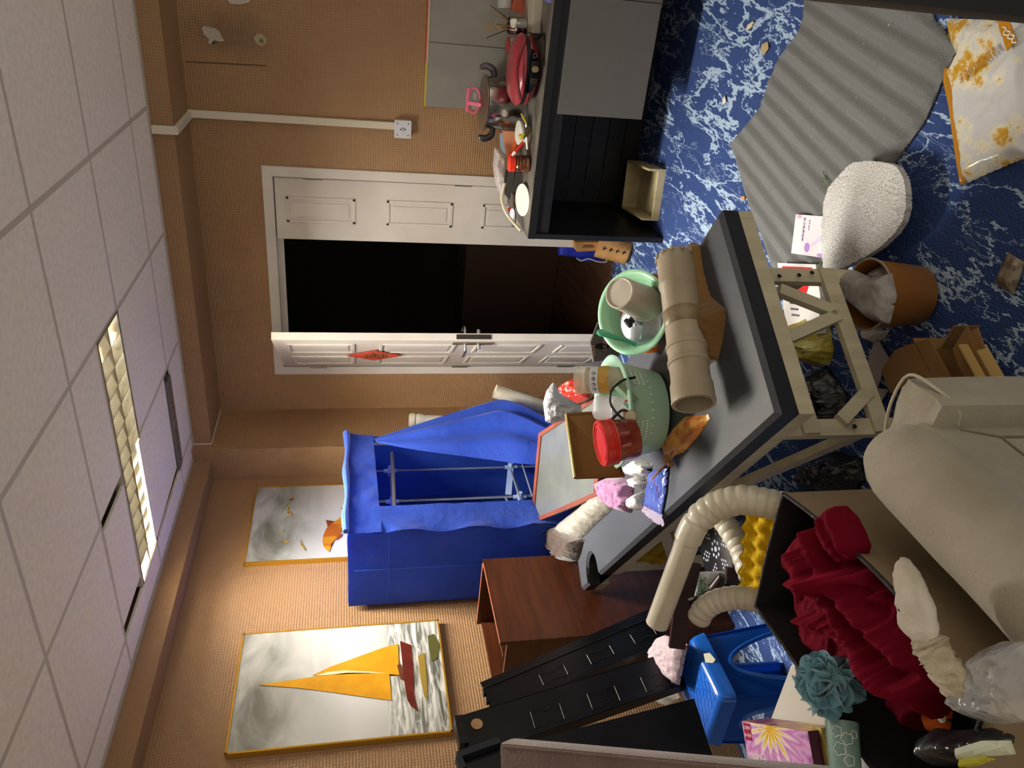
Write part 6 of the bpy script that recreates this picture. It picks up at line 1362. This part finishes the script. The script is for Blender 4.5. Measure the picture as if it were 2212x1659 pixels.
pk = thing('pink_shaver', 'pink plastic kitchen tool with an oval loop lying on the pot lid', 'kitchen tool', pc+Vector((0, 0, .224)))
M_pnk = mat('pink_plastic', '#e0708c', .35, sss=.1)
k0_ = pc+Vector((-.02, -.01, .262)); b = bm0(); tube(b, [k0_+Vector((0, .062*math.cos(t), .030*math.sin(t))) for t in [2*PI*k/28 for k in range(29)]], .006, 8); obj('loop', b, M_pnk, pk, smooth=True)
b = bm0(); abx(b, k0_.x-.012, k0_.x+.012, k0_.y-.062, k0_.y+.058, k0_.z+.026, k0_.z+.042, .004); obj('blade_holder', b, M_pnk, pk)
b = bm0(); bar(b, k0_+Vector((-.008, .012, .03)), k0_+Vector((-.03, .014, -.034)), .018, .012, bev=.003); obj('grip', b, M_pnk, pk)
b = bm0(); abx(b, k0_.x-.006, k0_.x+.006, k0_.y-.04, k0_.y+.04, k0_.z-.012, k0_.z+.008, .002); obj('clear_cup', b, gl('clear_grey', '#b9b0aa', .6), pk)
# red electric griddle
gr = thing('electric_griddle', 'closed red electric griddle with a black control panel on the counter', 'griddle', (3.87, .51, CT)); gc = Vector((3.868, .505, CT))
M_gred = mat('griddle_red', '#7d2028', .28, coat=.4); M_gtop = mat('griddle_lid_red', '#93303a', .35, coat=.3)
b = bm0(); lathe(b, gc, [(0, .004), (.06, .0), (.11, .012), (.150, .035), (.161, .055), (.158, .062), (0, .062)], (0, 0, 1), 56, sx=1, sy=1); obj('base', b, M_gred, gr, smooth=True, split=50)
b = bm0(); lathe(b, gc, [(.157, .062), (.157, .078), (0, .078)], (0, 0, 1), 56); obj('gap_ring', b, M_black, gr, smooth=True, split=40)
b = bm0(); lathe(b, gc, [(.150, .078), (.162, .082), (.163, .092), (.150, .108), (.118, .128), (.06, .134), (0, .135)], (0, 0, 1), 56); obj('lid', b, M_gtop, gr, smooth=True, split=50)
gf = Vector((-.985, -.10, 0)).normalized(); gs = Vector((0, 0, 1)).cross(gf)
b = bm0(); rows = []
for i in range(21):
    a = -.62+1.24*i/20; dd = gf*math.cos(a)+gs*math.sin(a); k = math.cos(a/.62*PI/2)**.5 if abs(a) < .62 else 0
    rows.append([b.verts.new(gc+dd*np.interp(h, [.012, .035, .055, .078], [.128, .155, .166, .166])+Vector((0, 0, h))) for h in (.060-.040*k, .060-.02*k, .060, .072)])
fs = [b.faces.new((rows[i][j], rows[i+1][j], rows[i+1][j+1], rows[i][j+1])) for i in range(20) for j in range(3)]
bmesh.ops.solidify(b, geom=fs, thickness=.004); cpn = obj('control_panel', b, mat('panel_black', '#0e0f13', .15, coat=.6), gr, smooth=True, split=50)
b = bm0(); lathe(b, gc+gf*.160+gs*.012+Vector((0, 0, .046)), [(0, .022), (.012, .021), (.014, .016), (.016, .0), (0, -.004)], gf+Vector((0, 0, -.25)), 22); obj('dial', b, mat('champagne', '#c9b48a', .25, .8), cpn, smooth=True, split=30)
for k in range(5):
    for j in range(3):
        for s in (-1, 1):
            a = s*(.17+j*.05)-.03; dd = gf*math.cos(a)+gs*math.sin(a); b = bm0(); bar(b, gc+dd*.1685+Vector((0, 0, .034+k*.0065)), gc+dd*.1685+gs*.004+Vector((0, 0, .034+k*.0065)), .001, .002, dd); obj('panel_mark', b, mat('mark_gold', '#8f8670', .5), cpn)
a = .42; dd = gf*math.cos(a)+gs*math.sin(a); b = bm0(); tube(b, [gc+dd*.170+(gs*math.cos(t)*.010+Vector((0, 0, .048+.008*math.sin(t)))) for t in [2*PI*k/16 for k in range(17)]], .0012, 5); obj('ring_emblem', b, M_chrome, cpn)
b = bm0(); tube(b, smoothpath([gc+gf*.150+gs*s*.125*1.0+Vector((0, 0, .098)) if abs(s) > .9 else gc+gf*(.16+.015*(1-s*s))+gs*s*.125+Vector((0, 0, .098+.032*(1-s*s))) for s in (-1, -.6, -.2, .2, .6, 1)], 5), .007, 8); obj('handle', b, mat('griddle_dark_red', '#6b1622', .3, coat=.3), gr, smooth=True)
# utensil pot
up = thing('utensil_pot', 'steel pot holding chopsticks and a peeler at the top edge', 'utensil holder', (3.98, .325, CT))
uc = Vector((4.0, .325, CT+.047)); b = bm0(); lathe(b, uc, [(0, 0), (.040, 0), (.040, .05), (.042, .052), (.040, .055), (.040, .085), (.037, .085), (.037, .004), (0, .004)], (0, 0, 1), 30); obj('pot_body', b, M_ss, up, smooth=True, split=35)
M_ch = mat('chopstick_wood', '#a37b40', .5); M_dk = mat('chopstick_dark', '#3f2a18', .5)
for k, (x, y) in enumerate([(1060, 12), (1060, 22), (1043, 52), (1046, 67), (1050, 82), (1062, 60), (1047, 66)]):
    q1_ = ax(x, y, 4.0+.01*k); q0_ = uc+Vector((0, (q1_.y-uc.y)*-.2, .012)); b = bm0(); tube(b, [q0_, q1_], [.0032, .0022], 6); tagit(obj('chopstick', b, M_dk if k in (0, 4) else M_ch), ['dark chopstick leaning furthest towards the top edge', 'pale chopstick second from the top edge', 'longest pale chopstick rising straight from the steel pot', 'wooden chopstick third from the pot side', 'dark chopstick leaning lowest towards the griddle', 'short pale chopstick amid the bunch', 'slim wooden chopstick beside the longest one'][k], 'chopstick', 'chopsticks in the steel pot')
b = bm0(); P = [uc+Vector((-.01, .012, .05)), uc+Vector((-.02, .02, .12)), uc+Vector((-.02, .0, .155)), uc+Vector((-.02, -.028, .14)), uc+Vector((-.012, -.012, .09))]
for i in range(4): prism(b, [P[i]+Vector((0, 0, 0)), P[i+1], P[i+1]+Vector((.03, 0, 0)), P[i]+Vector((.03, 0, 0))], (0, .002, .002))
tagit(obj('steel_peeler', b, mat('cream_metal', '#b5ab8c', .3, .5), kind=None), 'curled pale scoop standing among the chopsticks', 'scoop')
bk2 = thing('chopping_block', 'grey white block under the steel utensil pot', 'block', (3.98, .2, CT)); b = bm0(); add_box(b, (3.985, .20, CT+.022), (.20, .30, .044), Matrix.Rotation(.10, 3, 'Z'), bev=.004); obj('block_body', b, mat('block_grey', '#a89f92', .6), bk2)
cb2 = thing('clear_jar', 'clear plastic jar between the griddle and the steel pot', 'jar', (4.12, .42, CT)); b = bm0(); lathe(b, (4.12, .425, CT), [(0, 0), (.038, 0), (.040, .01), (.040, .085), (.036, .09), (.036, .10), (0, .10)], (0, 0, 1), 24); obj('jar_body', b, gl('jar_milky', '#c4c0b6', .6), cb2, smooth=True); b = bm0(); lathe(b, (4.12, .425, CT+.100), [(0, 0), (.037, 0), (.037, .008), (0, .008)], (0, 0, 1), 24); obj('jar_lid', b, mat('dull_red', '#a83a30', .4), cb2)
sb2 = thing('clear_bottle', 'clear plastic bottle lying behind the block at the top edge', 'bottle', (4.16, .23, CT)); b = bm0(); lathe(b, (4.16, .26, CT+.13), [(0, 0), (.034, 0), (.036, .02), (.034, .05), (.036, .08), (.034, .12), (.015, .15), (0, .15)], (0, -1, .1), 20); obj('bottle_body', b, gl('bottle_clear', '#d0d0cc', .5), sb2, smooth=True)
b = bm0(); bar(b, (4.17, .26, CT+.0), (4.17, .24, CT+.095), .07, .06, bev=.01); obj('bottle_foot', b, mat('terracotta', '#a8543a', .6), sb2)
tagit(obj('blue_wrapper', crumple(bm0(), [Vector((3.72, .20, CT)), Vector((3.78, .19, CT)), Vector((3.79, .12, CT)), Vector((3.71, .12, CT))], .03, n=14, freq=30, seed=5, edge=.01, up=(0, 0, 1)), mat('violet_film', '#6a68b0', .3), smooth=True), 'violet wrapper at the top edge in front of the grey block', 'wrapper')
tagit(obj('black_lead', tube(bm0(), smoothpath([(3.98, .36, CT+.03), (3.93, .37, CT+.012), (3.86, .35, CT+.004), (3.80, .33, CT+.004), (3.74, .36, CT+.004), (3.73, .44, CT+.004)], 5), .0035, 6), M_black, smooth=True), 'black lead running from the griddle across the counter top', 'cable')
# plates, jars, clutter to the door side
def lidplate(nm, label, px, X_, r, h, tilt=(0, 0, 1)):
    c_ = ax(*px, X_); b = bm0(); lathe(b, c_, [(0, -h), (r*.45, -h), (r*.9, -h*.5), (r, 0), (r, .003), (r*.9, .002), (r*.5, -.002), (0, -.002)], tilt, 40); return tagit(obj(nm, b, mat('plate_white', '#dcdcd6', .3, coat=.3), smooth=True, split=50), label, 'plate')
lidplate('white_plate', 'round white plate tipped up at the counter corner', (1129, 432), 3.80, .082, .018, (-.25, 0, 1))
jar2 = thing('glass_jar', 'low glass jar with a white lid beside the stockpot', 'jar', (3.86, .79, CT)); jc = Vector((3.87, .80, CT))
b = bm0(); lathe(b, jc, [(0, 0), (.040, 0), (.043, .006), (.043, .045), (0, .045)], (0, 0, 1), 28); obj('jar_body', b, mat('jar_murky', '#7a7350', .2, alpha=.9, col2='#98948a', nscale=30), jar2, smooth=True)
b = bm0(); lathe(b, jc+Vector((0, 0, .046)), [(0, 0), (.058, 0), (.060, .005), (.058, .014), (0, .018)], (-.1, 0, 1), 32); obj('jar_lid', b, MATS['plate_white'], jar2, smooth=True, split=40)
rj = thing('brown_sauce_jar', 'brown sauce jar with a red lid on the counter in front of the door frame', 'jar', (3.80, .94, CT)); jc = Vector((3.80, .936, CT))
b = bm0(); lathe(b, jc, [(0, 0), (.034, 0), (.043, .008), (.044, .02), (.041, .025), (.044, .035), (.041, .042), (.044, .052), (.041, .058), (.044, .068), (.036, .080), (0, .080)], (0, 0, 1), 32); obj('jar_body', b, mat('sauce_brown', '#3f200f', .12, coat=.6, col2='#6a3a18', nscale=40), rj, smooth=True)
b = bm0(); lathe(b, jc+Vector((0, 0, .080)), [(.036, 0), (.043, 0), (.043, .026), (.040, .028), (0, .028)], (0, 0, 1), 32); obj('jar_lid', b, mat('bright_red', '#d9301c', .35), rj, smooth=True, split=40)
mk = thing('red_marker', 'red and white marker pen leaning beside the sauce jar', 'marker', (3.79, .88, CT)); q0_, q1_ = ax(1138, 300, 3.80), ax(1106, 336, 3.78); d_ = (q1_-q0_)
b = bm0(); tube(b, [q0_.lerp(q1_, .22), q0_.lerp(q1_, .80)], .010, 12); obj('marker_barrel', b, M_red, mk); b = bm0(); tube(b, [q0_, q0_.lerp(q1_, .22)], .009, 12); obj('marker_cap', b, M_wp, mk); b = bm0(); tube(b, [q0_.lerp(q1_, .80), q1_], [.0095, .006], 12); obj('marker_tip', b, M_wp, mk)
b = bm0(); tube(b, [ax(1137, 296, 3.74), ax(1139, 322, 3.74)], .0048, 10); tagit(obj('white_stick', b, M_wp), 'short white plastic stick on the counter by the marker', 'stick')
b = bm0(); tube(b, [ax(1126, 245, 3.78), ax(1137, 267, 3.76)], .005, 8); tagit(obj('yellow_pen', b, mat('pen_yellow', '#a8a02c', .4)), 'short yellow pen poking out beneath the griddle', 'pen')
b = bm0(); lathe(b, ax(1137, 271, 3.74), [(0, .006), (.008, .005), (.010, 0), (0, -.004)], (0, 0, 1), 12); tagit(obj('white_stopper', b, M_wp, smooth=True), 'tiny white stopper at the tip of the yellow pen', 'stopper')
tagit(obj('yellow_wrapper', crumple(bm0(), [ax(x, y, 3.82) for x, y in [(1120, 292), (1132, 284), (1136, 290), (1130, 300), (1122, 302)]], .01, n=14, freq=30, seed=6, edge=.008), mat('yellow_wrap', '#b5a622', .4), smooth=True), 'yellow wrapper scrap beneath the glass jar', 'wrapper')
ob_ = thing('orange_carton', 'peach and orange flat carton behind the sauce jar', 'carton', (4.0, .87, CT)); b = bm0(); prism(b, [ax(x, y, 4.0) for x, y in [(1086, 283), (1120, 284), (1120, 300), (1112, 330), (1095, 340)]], (.03, 0, 0)); obj('carton_body', b, mat('peach_card', '#c98a68', .5), ob_); b = bm0(); prism(b, [ax(x, y, 3.98) for x, y in [(1096, 340), (1114, 302), (1119, 306), (1103, 342)]], (.02, 0, 0)); obj('orange_edge', b, mat('orange_card', '#d9632c', .5), ob_)
b = bm0(); prism(b, [ax(x, y, 4.08) for x, y in [(1080, 286), (1087, 288), (1094, 325), (1090, 335), (1082, 320)]], (.02, 0, 0)); tagit(obj('pale_blue_carton', b, mat('pale_blue', '#9fb4c9', .5)), 'pale blue carton edge behind the peach carton', 'carton')
tagit(obj('clear_bag', crumple(bm0(), [ax(x, y, 3.98) for x, y in [(1068, 318), (1080, 322), (1094, 335), (1094, 370), (1090, 425), (1078, 418), (1070, 395), (1064, 360)]], .04, n=30, freq=18, seed=7, edge=.02, amp=.7), mat('clear_bag_film', '#cfc8c8', .15, alpha=.62, bump=.7, bscale=60, spec=.8), smooth=True), 'crumpled clear bag piled on the counter before the door frame', 'plastic bag')
bpn = thing('black_pouch', 'black pouch and folded dark case on the counter before the narrow door leaf', 'pouch', (3.98, 1.03, CT))
for q in ([(1097, 372), (1112, 371), (1108, 400), (1102, 432), (1094, 425), (1092, 395)], [(1114, 372), (1132, 374), (1124, 396), (1110, 424), (1105, 415)]):
    b = bm0(); prism(b, [ax(x, y, 3.95) for x, y in q], (.05, 0, 0)); bmesh.ops.bevel(b, geom=b.edges[:], offset=.004, segments=1); obj('pouch_body', b, mat('charcoal_cloth', '#37342f', .8), bpn)
tagit(obj('white_cable', tube(bm0(), smoothpath([ax(1090, 395, 3.86), ax(1085, 415, 3.86), ax(1084, 432, 3.86), ax(1091, 455, 3.84), ax(1104, 475, 3.82), ax(1118, 490, 3.80), ax(1126, 499, 3.78)], 6), .0085, 10), mat('cable_cream', '#bfb59c', .45), smooth=True), 'thick cream cable arching down to the counter corner', 'cable')
tagit(obj('thin_cable', tube(bm0(), smoothpath([ax(1098, 455, 3.9), ax(1102, 480, 3.9), ax(1110, 488, 3.88), ax(1114, 470, 3.86), ax(1110, 440, 3.88)], 5), .0025, 6), M_black, smooth=True), 'thin black cable curling behind the cream one', 'cable')
b = bm0(); lathe(b, ax(1106, 462, 3.90), [(0, -.01), (.026, -.008), (.030, 0), (0, .006)], (-.8, 0, .5), 20, sx=1, sy=.55); tagit(obj('white_spoon_rest', b, mat('lilac_white', '#cfd0e0', .3), smooth=True), 'small bluish white scoop beside the cream cable', 'scoop')
b = bm0(); bar(b, ax(1100, 449, 3.92), ax(1105, 458, 3.92), .012, .02); tagit(obj('red_clip', b, M_red), 'small red clip near the counter corner behind the white scoop', 'clip')
tagit(obj('brown_pods', crumple(bm0(), [ax(x, y, 3.92) for x, y in [(1108, 418), (1120, 412), (1122, 430), (1114, 450), (1108, 440)]], .03, n=16, freq=40, seed=9, edge=.01, amp=.8), mat('pod_brown', '#3f2414', .4), smooth=True), 'handful of dark brown dried pods behind the white plate', 'dried pods', kind=None)
